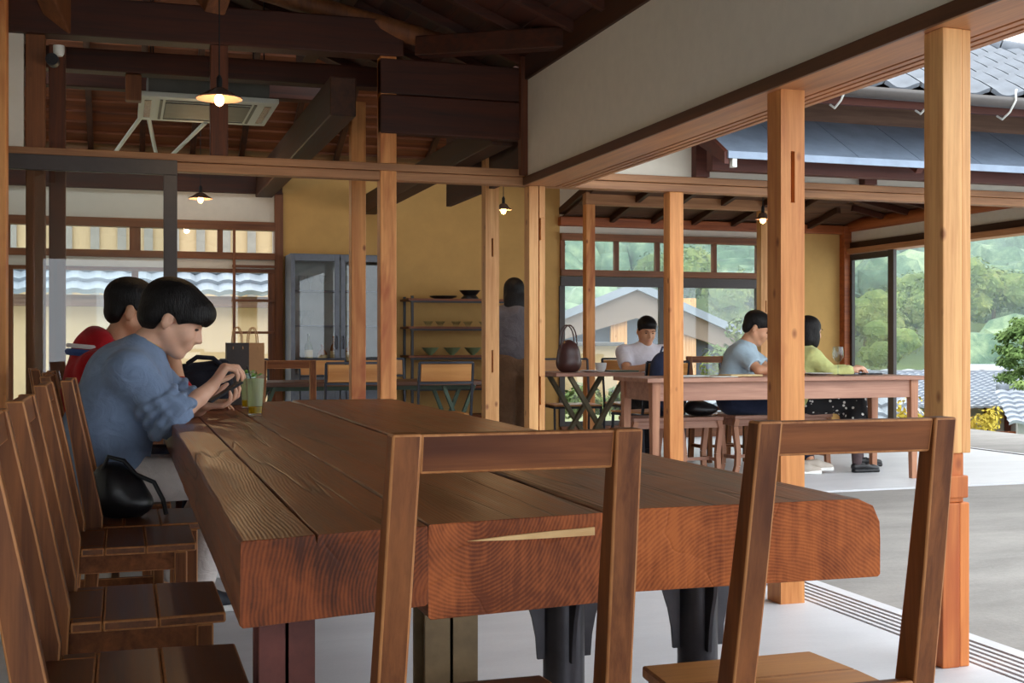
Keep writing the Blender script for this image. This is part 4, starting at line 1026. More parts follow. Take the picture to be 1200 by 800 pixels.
place(CH, 'wooden_chair', (4.86, 9.35, 0), PI, 'brown wooden chair behind the man in the light blue T-shirt, by the window wall')

# ---------------------------------------------------------------- glazed cabinet and its bottles
M['cabinet'] = plain('blue grey painted steel', rgb(104, 110, 120), 0.45, 0.3, 0.15, 12)
M['cab_back'] = plain('pale grey cabinet back', rgb(172, 172, 166), 0.6, 0.1, 0.12, 5)
cb = empty('glazed_cabinet', (1.935, 11.55, 0), 0, 'blue grey metal cabinet with two glass doors and bottles inside', 'cabinet')
MB().box(-0.46, -0.2, 0, -0.44, 0.2, 1.84).box(0.44, -0.2, 0, 0.46, 0.2, 1.84).box(-0.44, -0.2, 1.81, 0.44, 0.2, 1.84).box(-0.44, -0.2, 0, 0.44, 0.2, 0.06).build('carcass', M['cabinet'], cb, bevel=0.003)
MB().box(-0.44, 0.185, 0.06, 0.44, 0.2, 1.81).build('back_panel', M['cab_back'], cb)
for z in (0.45, 0.80, 1.17, 1.50): MB().box(-0.44, -0.15, z - 0.008, 0.44, 0.185, z).build('shelf', M['cabinet'], cb)
for s in (-1, 1):
    d_ = MB().box(s * 0.005, -0.225, 0.03, s * 0.05, -0.203, 1.83).box(s * 0.42, -0.225, 0.03, s * 0.46, -0.203, 1.83).box(s * 0.05, -0.225, 1.77, s * 0.42, -0.203, 1.83).box(s * 0.05, -0.225, 0.03, s * 0.42, -0.203, 0.72).build('door', M['cabinet'], cb, bevel=0.003)
    MB().box(s * 0.05, -0.216, 0.72, s * 0.42, -0.212, 1.77).build('pane', M['pane'], d_)
    MB().tube([(s * 0.03, -0.225, 0.95), (s * 0.03, -0.25, 0.97), (s * 0.03, -0.25, 1.05), (s * 0.03, -0.225, 1.07)], 0.006, 6).build('handle', M['steel'], d_)
M['glass_green'] = plain('green bottle glass', rgb(70, 88, 40), 0.1, 0, 0.05); M['glass_amber'] = plain('amber bottle glass', rgb(120, 66, 30), 0.1, 0, 0.05)
M['paper'] = plain('cream label paper', rgb(214, 190, 140), 0.7); M['glass_clear'] = glass('drinking glass', (0.9, 0.94, 0.94, 1))
def bottle(x, z, h, r, mat, label, paper=True):
    t = empty('bottle', (x, 11.47, z), 0, label, 'bottle', None)
    MB().lathe([(r * .95, 0), (r, 0.01), (r, h * .55), (r * .8, h * .66), (r * .32, h * .76), (r * .3, h * .95), (r * .36, h * .955), (r * .36, h)], 16).build('bottle_body', M[mat], t, smooth=True)
    if paper: MB().lathe([(r * 1.02, h * .14), (r * 1.02, h * .48)], 16).build('paper_label', M['paper'], t, smooth=True)
bottle(1.66, 0.802, 0.29, 0.04, 'glass_green', 'tall green glass bottle with cream label in the cabinet')
bottle(1.79, 0.802, 0.19, 0.045, 'glass_amber', 'squat amber bottle by the middle of the cabinet')
bottle(1.90, 0.802, 0.27, 0.035, 'glass_amber', 'tall amber bottle with a pale label beside the cabinet door edge')
bottle(2.05, 0.802, 0.25, 0.036, 'glass_amber', 'amber bottle behind the right cabinet door')
bottle(2.15, 0.802, 0.22, 0.038, 'glass_green', 'dark green bottle behind the right cabinet door')
for i, (x, z) in enumerate(((1.60, 1.502), (1.68, 1.502), (1.80, 1.502), (2.02, 1.502), (2.12, 1.502), (1.60, 1.172), (1.68, 1.172), (2.05, 1.172))):
    MB().lathe([(0.03, 0), (0.03, 0.004), (0.005, 0.012), (0.005, 0.06), (0.03, 0.09), (0.034, 0.14)], 14, (0, 0, 0)).build('stemmed_glass', M['glass_clear'], smooth=True, loc=(x, 11.5, z), label='clear stemmed glass on an upper cabinet shelf', cat='glass', group='glasses on the upper cabinet shelves')

# ---------------------------------------------------------------- shelf rack with bowls
M['rackwood'] = wood('reddish shelf board', rgb(92, 46, 24), rgb(142, 80, 44), 'X', 24, 0.5)
rk = empty('shelf_rack', (3.22, 11.55, 0), 0, 'open shelf rack with black steel uprights and wooden boards', 'shelf')
for x in (-0.58, 0.58):
    for y in (-0.17, 0.17): MB().box(x - 0.012, y - 0.012, 0, x + 0.012, y + 0.012, 1.46).build('upright', M['black'], rk)
for z in (0.30, 0.585, 0.885, 1.165, 1.435):
    MB().box(-0.62, -0.185, z - 0.022, 0.62, 0.185, z).build('shelf_board', M['rackwood'], rk, bevel=0.003)
    MB().box(-0.60, -0.19, z - 0.04, 0.60, -0.175, z - 0.022).build('shelf_rail', M['black'], rk)
M['bowlgreen'] = plain('celadon glaze', rgb(120, 138, 104), 0.3, 0, 0.08); M['bowlwhite'] = plain('white glaze', rgb(220, 222, 220), 0.3)
M['bowlblack'] = plain('black lacquer', rgb(28, 26, 26), 0.3)
def bowl(x, z, r, h, mat, label, group=None, flare=0.35):
    MB().lathe([(r * flare, 0), (r * flare, 0.008), (r * .6, h * .45), (r * .85, h * .8), (r, h), (r * .95, h), (r * .8, h * .8), (r * .5, h * .42), (0.001, 0.02)], 20).build('bowl', M[mat], smooth=True, loc=(x, 11.47, z), label=label, cat='bowl', group=group)
bowl(3.24, 1.436, 0.105, 0.085, 'bowlblack', 'deep black bowl on the top shelf of the rack', flare=0.85)
MB().lathe([(0.08, 0), (0.13, 0.02), (0.135, 0.028), (0.08, 0.012), (0.001, 0.01)], 20).build('tray', M['bowlblack'], smooth=True, loc=(2.97, 11.47, 1.436), label='flat black dish on the top shelf of the rack', cat='dish')
for x, lb in ((2.84, 'green flared bowl beside the black rack upright'), (3.06, 'middle one of the three green flared bowls on the rack'), (3.27, 'green flared bowl on the rack beside the slotted pale post')): bowl(x, 0.886, 0.085, 0.075, 'bowlgreen', lb, 'green bowls on the middle shelf', 0.25)
for x, lb in ((2.87, 'small white bowl beside the black rack upright'), (3.08, 'middle one of the three small white bowls on the rack'), (3.28, 'small white bowl on the rack beside the slotted pale post')): bowl(x, 0.586, 0.06, 0.05, 'bowlwhite', lb, 'white bowls on the lower shelf')
for x in (2.82, 2.94, 3.10, 3.22, 3.38): bowl(x, 1.166, 0.05, 0.05, 'glass_clear', 'small clear glass cup on the second shelf', 'glass cups on the second shelf', 0.5)
# ================================================================= PEOPLE
# Bodies, clothes and hair are blended volumes (smooth union of tapered limbs and ellipsoids) meshed as one continuous surface.
def V3(*a): return np.array(a, dtype=float)
class Vol:
    def __init__(self): self.p = []
    def cap(self, a, b, r0, r1=None, k=0.02, op='+'):
        self.p.append(('c', np.array(a, float), np.array(b, float), r0, r0 if r1 is None else r1, k, op)); return self
    def chain(self, pts, rs, k=0.02):
        for i in range(len(pts) - 1): self.cap(pts[i], pts[i + 1], rs[i], rs[i + 1], k)
        return self
    def ell(self, c, r, R=None, k=0.02, op='+'):
        self.p.append(('e', np.array(c, float), np.array(r, float), np.eye(3) if R is None else np.array(R, float), None, k, op)); return self
    def bounds(self):
        lo = np.full(3, 1e9); hi = -lo
        for q in self.p:
            if q[6] != '+': continue
            if q[0] == 'c':
                m = max(q[3], q[4]); lo = np.minimum(lo, np.minimum(q[1], q[2]) - m); hi = np.maximum(hi, np.maximum(q[1], q[2]) + m)
            else:
                m = q[2].max(); lo = np.minimum(lo, q[1] - m); hi = np.maximum(hi, q[1] + m)
        return lo, hi
    def mesh(self, vox):
        lo, hi = self.bounds(); lo = lo - 3 * vox - 0.01; hi = hi + 3 * vox + 0.01
        n = np.ceil((hi - lo) / vox).astype(int) + 1
        F = np.full(n, 1.0, dtype=np.float32)
        ax = [lo[i] + vox * np.arange(n[i]) for i in range(3)]
        for q in self.p:
            k = max(q[5], 1e-4)
            if q[0] == 'c': m = max(q[3], q[4]); a = np.minimum(q[1], q[2]) - m; b = np.maximum(q[1], q[2]) + m
            else: m = q[2].max(); a = q[1] - m; b = q[1] + m
            a = a - 2 * k - 2 * vox - 0.02; b = b + 2 * k + 2 * vox + 0.02
            i0 = np.clip(np.floor((a - lo) / vox).astype(int), 0, n); i1 = np.clip(np.ceil((b - lo) / vox).astype(int) + 1, 0, n)
            if (i1 <= i0).any(): continue
            X, Y, Z = np.meshgrid(ax[0][i0[0]:i1[0]], ax[1][i0[1]:i1[1]], ax[2][i0[2]:i1[2]], indexing='ij', sparse=True)
            if q[0] == 'c':
                d = q[2] - q[1]; L = max(float(d @ d), 1e-9)
                t = np.clip(((X - q[1][0]) * d[0] + (Y - q[1][1]) * d[1] + (Z - q[1][2]) * d[2]) / L, 0, 1)
                D = np.sqrt((X - q[1][0] - t * d[0]) ** 2 + (Y - q[1][1] - t * d[1]) ** 2 + (Z - q[1][2] - t * d[2]) ** 2) - (q[3] + (q[4] - q[3]) * t)
            else:
                R = q[3]; r = q[2]; P = [X - q[1][0], Y - q[1][1], Z - q[1][2]]
                L = [R[j][0] * P[0] + R[j][1] * P[1] + R[j][2] * P[2] for j in range(3)]   # rows of R are the local axes
                k0 = np.sqrt(sum((L[j] / r[j]) ** 2 for j in range(3))); k1 = np.sqrt(sum((L[j] / r[j] ** 2) ** 2 for j in range(3))) + 1e-9
                D = k0 * (k0 - 1) / k1
            S = F[i0[0]:i1[0], i0[1]:i1[1], i0[2]:i1[2]]; D = D.astype(np.float32)
            if q[6] == '+':
                h = np.clip(0.5 + 0.5 * (S - D) / k, 0, 1); S[...] = S * (1 - h) + D * h - k * h * (1 - h)
            else:
                D = -D; h = np.clip(0.5 - 0.5 * (S - D) / k, 0, 1); S[...] = S * (1 - h) + D * h + k * h * (1 - h)
        return surface_nets(F, lo, vox)
def surface_nets(F, lo, vox):
    ins = F < 0; nx, ny, nz = F.shape
    c = np.zeros((nx - 1, ny - 1, nz - 1), dtype=np.int8)
    corners = [(i, j, k) for i in (0, 1) for j in (0, 1) for k in (0, 1)]
    for (i, j, k) in corners: c += ins[i:nx - 1 + i, j:ny - 1 + j, k:nz - 1 + k]
    act = (c > 0) & (c < 8); idx = np.argwhere(act)
    ids = np.full(act.shape, -1, dtype=np.int64); ids[act] = np.arange(len(idx))
    acc = np.zeros((len(idx), 3)); cnt = np.zeros(len(idx))
    for a in corners:
        for dax in range(3):
            if a[dax]: continue
            b = list(a); b[dax] = 1
            fa = F[idx[:, 0] + a[0], idx[:, 1] + a[1], idx[:, 2] + a[2]]; fb = F[idx[:, 0] + b[0], idx[:, 1] + b[1], idx[:, 2] + b[2]]
            m = (fa < 0) != (fb < 0); t = np.where(m, fa / np.where(m, fa - fb, 1), 0)
            p = np.tile(np.array(a, float), (len(idx), 1)); p[:, dax] += t
            acc[m] += p[m]; cnt[m] += 1
    pos = (idx + acc / np.maximum(cnt, 1)[:, None]) * vox + lo
    faces = []
    for d in range(3):
        e, g = (d + 1) % 3, (d + 2) % 3
        sl0 = [slice(None)] * 3; sl1 = [slice(None)] * 3; sl0[d] = slice(0, -1); sl1[d] = slice(1, None)
        A = ins[tuple(sl0)]; B = ins[tuple(sl1)]; ch = np.argwhere(A != B)
        ch = ch[(ch[:, e] > 0) & (ch[:, g] > 0) & (ch[:, e] < F.shape[e] - 1) & (ch[:, g] < F.shape[g] - 1)]
        if not len(ch): continue
        def cid(oe, og):
            q = ch.copy(); q[:, e] += oe; q[:, g] += og; return ids[q[:, 0], q[:, 1], q[:, 2]]
        Q = np.stack([cid(-1, -1), cid(0, -1), cid(0, 0), cid(-1, 0)], 1)
        fl = A[ch[:, 0], ch[:, 1], ch[:, 2]]
        Q[~fl] = Q[~fl][:, ::-1]; faces.append(Q[(Q >= 0).all(1)])
    return pos, np.concatenate(faces)
def vol_obj(name, vol, vox, mat, parent, label=None, smooth_it=2):
    pos, fc = vol.mesh(vox)
    b = np.array(parent.location) if parent else np.zeros(3)
    me = bpy.data.meshes.new(name); me.from_pydata((pos - b).tolist(), [], fc.tolist())
    for p in me.polygons: p.use_smooth = True
    me.materials.append(mat)
    o = bpy.data.objects.new(name, me); COL.objects.link(o); o.parent = parent
    if smooth_it:
        s = o.modifiers.new('smooth', 'SMOOTH'); s.factor = 0.5; s.iterations = smooth_it
    return tag(o, label)
def unit(v): v = np.array(v, float); return v / (np.linalg.norm(v) + 1e-12)
class Frame:
    """local frame: f forward, s to the left, u up"""
    def __init__(self, c, f, u, sc=1.0):
        self.c = np.array(c, float); self.f = unit(f); u = np.array(u, float); self.u = unit(u - self.f * (u @ self.f)); self.s = np.cross(self.u, self.f); self.sc = sc
        self.R = np.array([self.f, self.s, self.u])
    def p(self, a, b, c): return self.c + self.sc * (a * self.f + b * self.s + c * self.u)
def add_head(v, H):
    sc = H.sc; E = lambda c, r, k=0.012, op='+': v.ell(H.p(*c), [x * sc for x in r], H.R, k * sc, op)
    C = lambda a, b, r0, r1, k=0.012: v.cap(H.p(*a), H.p(*b), r0 * sc, r1 * sc, k * sc)
    E((-.012, 0, .035), (.096, .076, .084), .02); E((.028, 0, -.03), (.062, .06, .082), .03); E((.064, 0, -.097), (.025, .027, .021), .02)
    for s in (-1, 1):
        C((-.005, s * .052, -.05), (.052, s * .02, -.094), .02, .014, .02); E((.062, s * .036, -.034), (.024, .022, .024), .02)
    C((.086, -.032, .020), (.086, .032, .020), .010, .010, .015)
    C((.078, 0, .012), (.090, 0, -.032), .014, .017, .012); C((.090, 0, .008), (.111, 0, -.030), .008, .0105, .010)
    for s in (-1, 1): E((.100, s * .011, -.035), (.011, .008, .007), .006)
    E((.078, 0, -.063), (.018, .026, .018), .02); E((.091, 0, -.058), (.008, .020, .005), .006); E((.089, 0, -.068), (.008, .018, .006), .006)
    for s in (-1, 1):
        E((.098, s * .031, .001), (.013, .017, .009), .010, '-')
        E((-.016, s * .078, -.012), (.020, .010, .033), .006); E((-.010, s * .092, -.008), (.010, .010, .019), .006, '-')
def add_hand(v, w, d, n, t, curl=(0.5, 0.6, 0.5), sc=1.0, thumb=None, spread=0.06):
    """w wrist, d along the hand, n palm side, t thumb side; curl per joint (one triple, or one per finger)"""
    w = np.array(w, float); d = unit(d); n = unit(np.array(n, float) - d * (np.array(n, float) @ d)); t = unit(np.array(t, float) - d * (np.array(t, float) @ d) - n * (np.array(t, float) @ n))
    L = [(.044, .026, .020), (.048, .030, .021), (.045, .028, .021), (.035, .021, .018)]
    cu = curl if isinstance(curl[0], (tuple, list)) else [curl] * 4
    for i in range(4):
        off = (.030 - .0205 * i); kn = w + sc * (d * (.088 - .004 * abs(i - 1)) + t * off)
        v.cap(w + sc * (d * .012 + t * off * .5), kn, .0145 * sc, .0118 * sc, .014 * sc)
        a = 0.0; p = kn; dd = unit(d + t * spread * (1.5 - i))
        for j in range(3):
            a += cu[i][j]; q = p + sc * L[i][j] * (dd * math.cos(a) + n * math.sin(a))
            v.cap(p, q, (.0100 - .0009 * j) * sc, (.0092 - .0011 * j) * sc, .003 * sc); p = q
    th = thumb if thumb is not None else (t * .75 + d * .65 + n * .25)
    b0 = w + sc * (d * .022 + t * .020 + n * .006); b1 = b0 + unit(th) * .042 * sc; b2 = b1 + unit(unit(th) + d * .35 + n * .15) * .030 * sc; b3 = b2 + unit(unit(th) * .7 + d * .6 + n * .2) * .024 * sc
    v.cap(b0, b1, .016 * sc, .0125 * sc, .01 * sc).cap(b1, b2, .0118 * sc, .0105 * sc, .003 * sc).cap(b2, b3, .0105 * sc, .0085 * sc, .003 * sc)

def cloth(name, c, var=0.1, sc=16, bmp=0.35):
    m, n, b = mat_new(name)
    v = mapping(n, (1, 1, 1)); f = noise(n, v, sc, 4, 0.55, 0.8); w = noise(n, v, 420, 2, 0.5)
    d = tuple(x * (1 - var) for x in c[:3]) + (1,); l = tuple(min(1, x * (1 + var)) for x in c[:3]) + (1,)
    n.links.new(ramp(n, f, [(0.35, d), (0.65, l)]), b.inputs['Base Color']); b.inputs['Roughness'].default_value = 0.9
    b.inputs['Specular IOR Level'].default_value = 0.15
    b.inputs['Sheen Weight'].default_value = 0.1
    bump(n, b, math_n(n, 'ADD', math_n(n, 'MULTIPLY', f, 1.0), math_n(n, 'MULTIPLY', w, 0.06)), bmp, 0.02)
    return m
def skin_mat(name, c):
    m, n, b = mat_new(name); v = mapping(n, (1, 1, 1)); f = noise(n, v, 30, 4)
    n.links.new(ramp(n, f, [(0.3, tuple(x * .92 for x in c[:3]) + (1,)), (0.7, c)]), b.inputs['Base Color'])
    b.inputs['Roughness'].default_value = 0.5; b.inputs['Subsurface Weight'].default_value = 0.12; b.inputs['Subsurface Radius'].default_value = (0.02, 0.008, 0.005); b.inputs['Subsurface Scale'].default_value = 0.3
    b.inputs['Specular IOR Level'].default_value = 0.35
    return m
def hair_mat(name, c):
    m, n, b = mat_new(name); v = mapping(n, (1, 1, 0.25)); f = noise(n, v, 160, 4, 0.6)
    n.links.new(ramp(n, f, [(0.3, tuple(x * .6 for x in c[:3]) + (1,)), (0.7, tuple(x * 1.5 for x in c[:3]) + (1,))]), b.inputs['Base Color'])
    b.inputs['Roughness'].default_value = 0.55; b.inputs['Specular IOR Level'].default_value = 0.25; bump(n, b, f, 0.5, 0.01)
    return m
M['skin'] = skin_mat('light skin', rgb(226, 176, 148)); M['skin2'] = skin_mat('tan skin', rgb(206, 152, 118))
M['hair'] = hair_mat('black hair', rgb(18, 14, 13))
M['blue_sweat'] = cloth('faded blue jersey', rgb(122, 140, 168), 0.10, 14, 0.5); M['red_hood'] = cloth('red fleece', rgb(166, 26, 32), 0.12, 14, 0.4)
M['grey_trouser'] = cloth('pale grey cotton', rgb(216, 206, 200), 0.06, 14, 0.5); M['navy'] = cloth('navy denim', rgb(36, 42, 62), 0.1, 14, 0.3)
M['whiteshirt'] = cloth('white cotton', rgb(224, 222, 232), 0.05, 14, 0.5); M['lightblue'] = cloth('pale blue jersey', rgb(176, 198, 212), 0.06, 14, 0.4)
M['yellowtop'] = cloth('pale yellow green knit', rgb(214, 218, 146), 0.06, 20, 0.4); M['greyblouse'] = cloth('grey mauve blouse', rgb(100, 95, 99), 0.1, 14, 0.5)
M['brownpants'] = cloth('brown linen', rgb(112, 84, 62), 0.1, 14, 0.5); M['blackcloth'] = cloth('black cloth', rgb(34, 33, 38), 0.1, 14, 0.3)
M['tights'] = cloth('sheer dark tights', rgb(84, 70, 72), 0.08, 14, 0.1); M['shoe'] = plain('dark shoe canvas', rgb(30, 34, 44), 0.6); M['sole'] = plain('white rubber', rgb(228, 228, 224), 0.6)
M['eye'] = plain('dark eye', rgb(40, 28, 24), 0.2); M['leather'] = plain('black leather', rgb(24, 24, 27), 0.35, 0, 0.1, 20, 0.05)
def dots():
    m, n, b = mat_new('black dotted fabric'); v = mapping(n, (1, 1, 1)); x = N(n, 'ShaderNodeTexVoronoi'); n.links.new(v, x.inputs['Vector']); x.inputs['Scale'].default_value = 26
    n.links.new(ramp(n, x.outputs['Distance'], [(0.24, rgb(225, 222, 215)), (0.30, rgb(28, 27, 30))]), b.inputs['Base Color']); b.inputs['Roughness'].default_value = 0.85
    return m
M['dots'] = dots()

def shoe(parent, heel, toe, mat='shoe', wedge=False, sc=1.0, name='shoe'):
    heel = np.array(heel, float); toe = np.array(toe, float); f = unit(toe - heel); z = V3(0, 0, 1); v = Vol()
    v.cap(heel + f * .03 + z * .045, heel + f * .12 + z * .05, .036 * sc, .038 * sc, .02).cap(heel + f * .12 + z * .045, toe - f * .04 + z * .03, .038 * sc, .026 * sc, .02)
    if wedge: v.ell(heel + f * .12 + z * .058, (.05, .026, .03), [f, np.cross(z, f), z], .01, '-')
    o = vol_obj(name, v, .007, M[mat], parent)
    s = Vol(); s.cap(heel + f * .035 + z * .014, toe - f * .045 + z * .014, .036 * sc, .034 * sc, .01).ell(heel + f * .1 - z * .05, (.4, .2, .052), [f, np.cross(z, f), z], .002, '-').ell(heel + f * .1 + z * .082, (.4, .2, .055), [f, np.cross(z, f), z], .002, '-')
    vol_obj('sole', s, .006, M['sole'] if not wedge else M['leather'], o and parent)
    return o
def eyes_for(parent, H, mat='eye'):
    for s in (-1, 1):
        o = MB().sphere((0, 0, 0), 0.0085 * H.sc, 10, 8, 0, (1, 1.15, 0.55)).build('eye', M[mat], parent, smooth=True)
        o.location = Vector(H.p(.0835, s * .031, .000)) - parent.location
        m = MB().tube([Vector(H.p(.094, s * .048, .020)) - parent.location, Vector(H.p(.099, s * .032, .026)) - parent.location, Vector(H.p(.099, s * .016, .022)) - parent.location], 0.0028 * H.sc, 6).build('eyebrow', M['hair'], parent, smooth=True)

M['lip'] = plain('lip', rgb(186, 112, 104), 0.45)
def lips_for(parent, H):
    v = Vol(); sc = H.sc; v.ell(H.p(.0925, 0, -.0595), [.008 * sc, .018 * sc, .0042 * sc], H.R, .002).ell(H.p(.0912, 0, -.0675), [.008 * sc, .016 * sc, .005 * sc], H.R, .002)
    vol_obj('lips', v, .0028, M['lip'], parent, smooth_it=1)
def seated(name, J, H, label, skin, top_mat, leg_mat, vox=0.009, sleeve=1.0, hands=None, hair=None, baggy=0.0, eyes=True, legs=True, base=None, extra_top=None, arm_r=1.0, long_sleeve_r=0.0, torso_w=0.085):
    """J: joints in world space: pelvis, waist, chest, neck, shR, elR, wrR, shL, elL, wrL, hipR, knR, anR, hipL, knL, anL"""
    base = base or (J['pelvis'][0], J['pelvis'][1], 0)
    t = empty(name, base, 0, label, 'person'); j = {k: np.array(q, float) for k, q in J.items()}
    s = unit(j['shL'] - j['shR'])
    b = Vol()
    b.chain([j['pelvis'], j['waist'], j['chest']], [.11, .10, .115], .04)
    for q in (-1, 1): b.cap(j['chest'] + s * q * .07, j['waist'] + s * q * .05, .095, .085, .04)
    b.cap(j['neck'] - unit(j['neck'] - H.p(-.02, 0, -.05)) * -.0, H.p(-.018, 0, -.045), .052, .05, .03).cap(j['chest'] + (j['neck'] - j['chest']) * .7, j['neck'], .07, .055, .04)
    b.cap(j['shR'], j['shL'], .05, .05, .05)
    for q in 'RL':
        b.cap(j['sh' + q], j['el' + q], .046 * arm_r, .037 * arm_r, .025).cap(j['el' + q], j['el' + q] * .35 + j['wr' + q] * .65, .038 * arm_r, .031 * arm_r, .015).cap(j['el' + q] * .35 + j['wr' + q] * .65, j['wr' + q], .031 * arm_r, .0255 * arm_r, .015)
        if legs: b.cap(j['hip' + q], j['kn' + q], .07, .05, .03).cap(j['kn' + q], j['an' + q], .048, .032, .02)
    add_head(b, H)
    if hands:
        for hnd in hands: add_hand(b, **hnd)
    vol_obj('body', b, vox, M[skin], t)
    sh = Vol(); e = baggy
    sh.chain([j['pelvis'] + (j['waist'] - j['pelvis']) * .15, j['waist'], j['chest']], [.125 + e, .118 + e, .13 + e], .05)
    for q in (-1, 1): sh.cap(j['chest'] + s * q * torso_w, j['waist'] + s * q * .065, .108 + e * .7, .10 + e * .9, .05).cap(j['waist'] + s * q * .065, j['pelvis'] + s * q * .06, .10 + e, .115 + e * .6, .05)
    sh.cap(j['shR'], j['shL'], .062 + e * .3, .062 + e * .3, .05).cap(j['chest'], j['neck'] - (j['neck'] - j['chest']) * .12, .10, .068, .05)
    for q in 'RL':
        a = j['sh' + q]; c = j['el' + q]; wv = j['wr' + q]
        if sleeve <= 1: sh.cap(a, a + (c - a) * sleeve, .062 + e * .5, .056 + e * .6, .03)
        else:
            sh.cap(a, c, .062 + e * .5, .055 + e * .6, .03); sh.cap(c, c + (wv - c) * (sleeve - 1), .054 + e * .6, .042 + e * .3, .02)
    if extra_top: extra_top(sh, j)
    # neck opening
    nd = unit(H.p(-.018, 0, -.045) - j['neck']); sh.cap(j['neck'] + nd * .02, j['neck'] + nd * .12, .058, .075, .008, '-')
    if sleeve <= 1:
        for q in 'RL':
            a = j['sh' + q]; c = j['el' + q]; dd = unit(c - a)
            sh.cap(a + (c - a) * sleeve + dd * .075, a + (c - a) * sleeve + dd * .16, .07, .085, .006, '-')
    vol_obj('top', sh, vox, M[top_mat], t)
    if legs and leg_mat:
        tr = Vol(); tr.cap(j['pelvis'] - s * .05, j['pelvis'] + s * .05, .135, .135, .04)
        for q in 'RL': tr.cap(j['hip' + q], j['kn' + q], .092, .07, .03).cap(j['kn' + q], j['an' + q] + (j['kn' + q] - j['an' + q]) * .12, .068, .058, .025)
        vol_obj('trousers', tr, vox, M[leg_mat], t)
    if hair: vol_obj('hair', hair(H), vox * 0.7, M['hair'], t, smooth_it=1)
    if eyes: eyes_for(t, H); lips_for(t, H)
    return t
def hair_mop(H):      # full bowl of hair with a heavy fringe
    v = Vol(); sc = H.sc; E = lambda c, r, k=.015, op='+': v.ell(H.p(*c), [x * sc for x in r], H.R, k * sc, op)
    E((-.018, 0, .045), (.112, .092, .094)); E((.055, 0, .062), (.070, .078, .052), .02); E((.092, 0, .048), (.022, .062, .030), .02); E((-.06, 0, -.01), (.06, .078, .062), .02)
    for s in (-1, 1): E((.045, s * .062, .03), (.045, .026, .042), .02); E((.012, s * .076, .005), (.012, .012, .034), .01)
    E((.085, 0, -.058), (.08, .2, .080), .008, '-'); E((-.004, 0, -.06), (.036, .2, .070), .008, '-')
    return v
def hair_short(H):
    v = Vol(); sc = H.sc; E = lambda c, r, k=.015, op='+': v.ell(H.p(*c), [x * sc for x in r], H.R, k * sc, op)
    E((-.016, 0, .048), (.106, .085, .086)); E((.05, 0, .075), (.055, .066, .038), .02); E((-.06, 0, -.015), (.048, .068, .055), .02)
    for s in (-1, 1): E((.004, s * .076, -.005), (.012, .008, .03), .01)
    E((.085, 0, -.046), (.075, .2, .083), .008, '-'); E((-.006, 0, -.055), (.034, .2, .068), .008, '-')
    return v
def hair_bob(H):
    v = Vol(); sc = H.sc; E = lambda c, r, k=.015, op='+': v.ell(H.p(*c), [x * sc for x in r], H.R, k * sc, op)
    E((-.018, 0, .042), (.112, .092, .092)); E((-.05, 0, -.06), (.062, .090, .095), .03)
    for s in (-1, 1): E((.005, s * .078, -.05), (.040, .018, .085), .02)
    E((.095, 0, -.06), (.07, .082, .10), .01, '-')
    return v
def hair_long(H):
    v = hair_bob(H); sc = H.sc; v.ell(H.p(-.055, 0, -.12), [.055 * sc, .105 * sc, .12 * sc], H.R, .03).ell(H.p(-.06, .02, -.21), [.045 * sc, .085 * sc, .09 * sc], H.R, .03).ell(H.p(-.05, -.06, -.17), [.04 * sc, .04 * sc, .08 * sc], H.R, .02); return v

# ---- person in the blue sweatshirt, phone in hand
Y0 = 4.83
def Pb(x, y, dy=0.0): p = onY(x, y, Y0 + dy); return V3(p.x, p.y, p.z)
Jb = dict(pelvis=Pb(122, 566), waist=Pb(126, 505), chest=Pb(150, 448), neck=Pb(172, 404), shR=Pb(152, 436, -.19), elR=Pb(203, 492, -.20), wrR=Pb(249, 452, -.08),
          shL=Pb(165, 428, .19), elL=Pb(218, 484, .17), wrL=Pb(240, 474, .02), hipR=Pb(140, 562, -.09), knR=V3(.36, Y0 - .14, .50), anR=V3(.26, Y0 - .12, .07), hipL=Pb(140, 560, .09), knL=V3(.37, Y0 + .14, .50), anL=V3(.15, Y0 + .16, .07))
Hb = Frame(Pb(203, 374), (0.90, -0.02, -0.44), (0.44, 0, 0.90), 1.13)
def sleeve_folds(sh, j):
    for q, sg in (('R', -1), ('L', 1)):
        a = j['sh' + q]; c = j['el' + q]; d = unit(c - a); n1 = unit(np.cross(d, V3(0, 1, 0))); n2 = np.cross(d, n1)
        for i, t in enumerate((0.62, 0.76, 0.90, 1.0)):
            ctr = a + (c - a) * t; R = .082 + .004 * i; pts = [ctr + R * (n1 * math.cos(x) + n2 * math.sin(x)) + d * .012 * math.sin(2 * x + i) for x in np.linspace(0, 2 * PI, 13)]
            for p0, p1 in zip(pts[:-1], pts[1:]): sh.cap(p0, p1, .013, .013, .012)
    for y in (-.12, 0, .12): sh.cap(j['pelvis'] + V3(-.10, y, .07), j['pelvis'] + V3(.10, y, .06), .05, .05, .04)
nb = unit(V3(.52, .1, -.62))
pbm = seated('person', Jb, Hb, 'person in a faded blue sweatshirt and pale trousers looking down at a phone', 'skin', 'blue_sweat', 'grey_trouser', 0.0062, 1.0,
       hands=[dict(w=Jb['wrR'], d=V3(.064, .01, .098), n=V3(.8, .15, -.5), t=V3(.2, 1.0, .1), curl=[(.95, .75, .45), (1.05, .8, .45), (1.15, .8, .5), (1.25, .85, .5)], sc=1.03, thumb=V3(.6, .7, .1)),
              dict(w=Jb['wrL'], d=V3(.9, -.35, .05), n=V3(-.05, -.2, 1.0), t=V3(.2, 1.0, .1), curl=(.55, .65, .5), sc=1.0, thumb=V3(.55, .4, .75))],
       hair=hair_mop, baggy=0.035, extra_top=sleeve_folds, base=(0.02, Y0, 0))
shoe(pbm, V3(.19, Y0 - .13, 0), V3(.47, Y0 - .12, 0)); shoe(pbm, V3(.09, Y0 + .17, 0), V3(.36, Y0 + .17, 0))
nk = MB(); npts = []
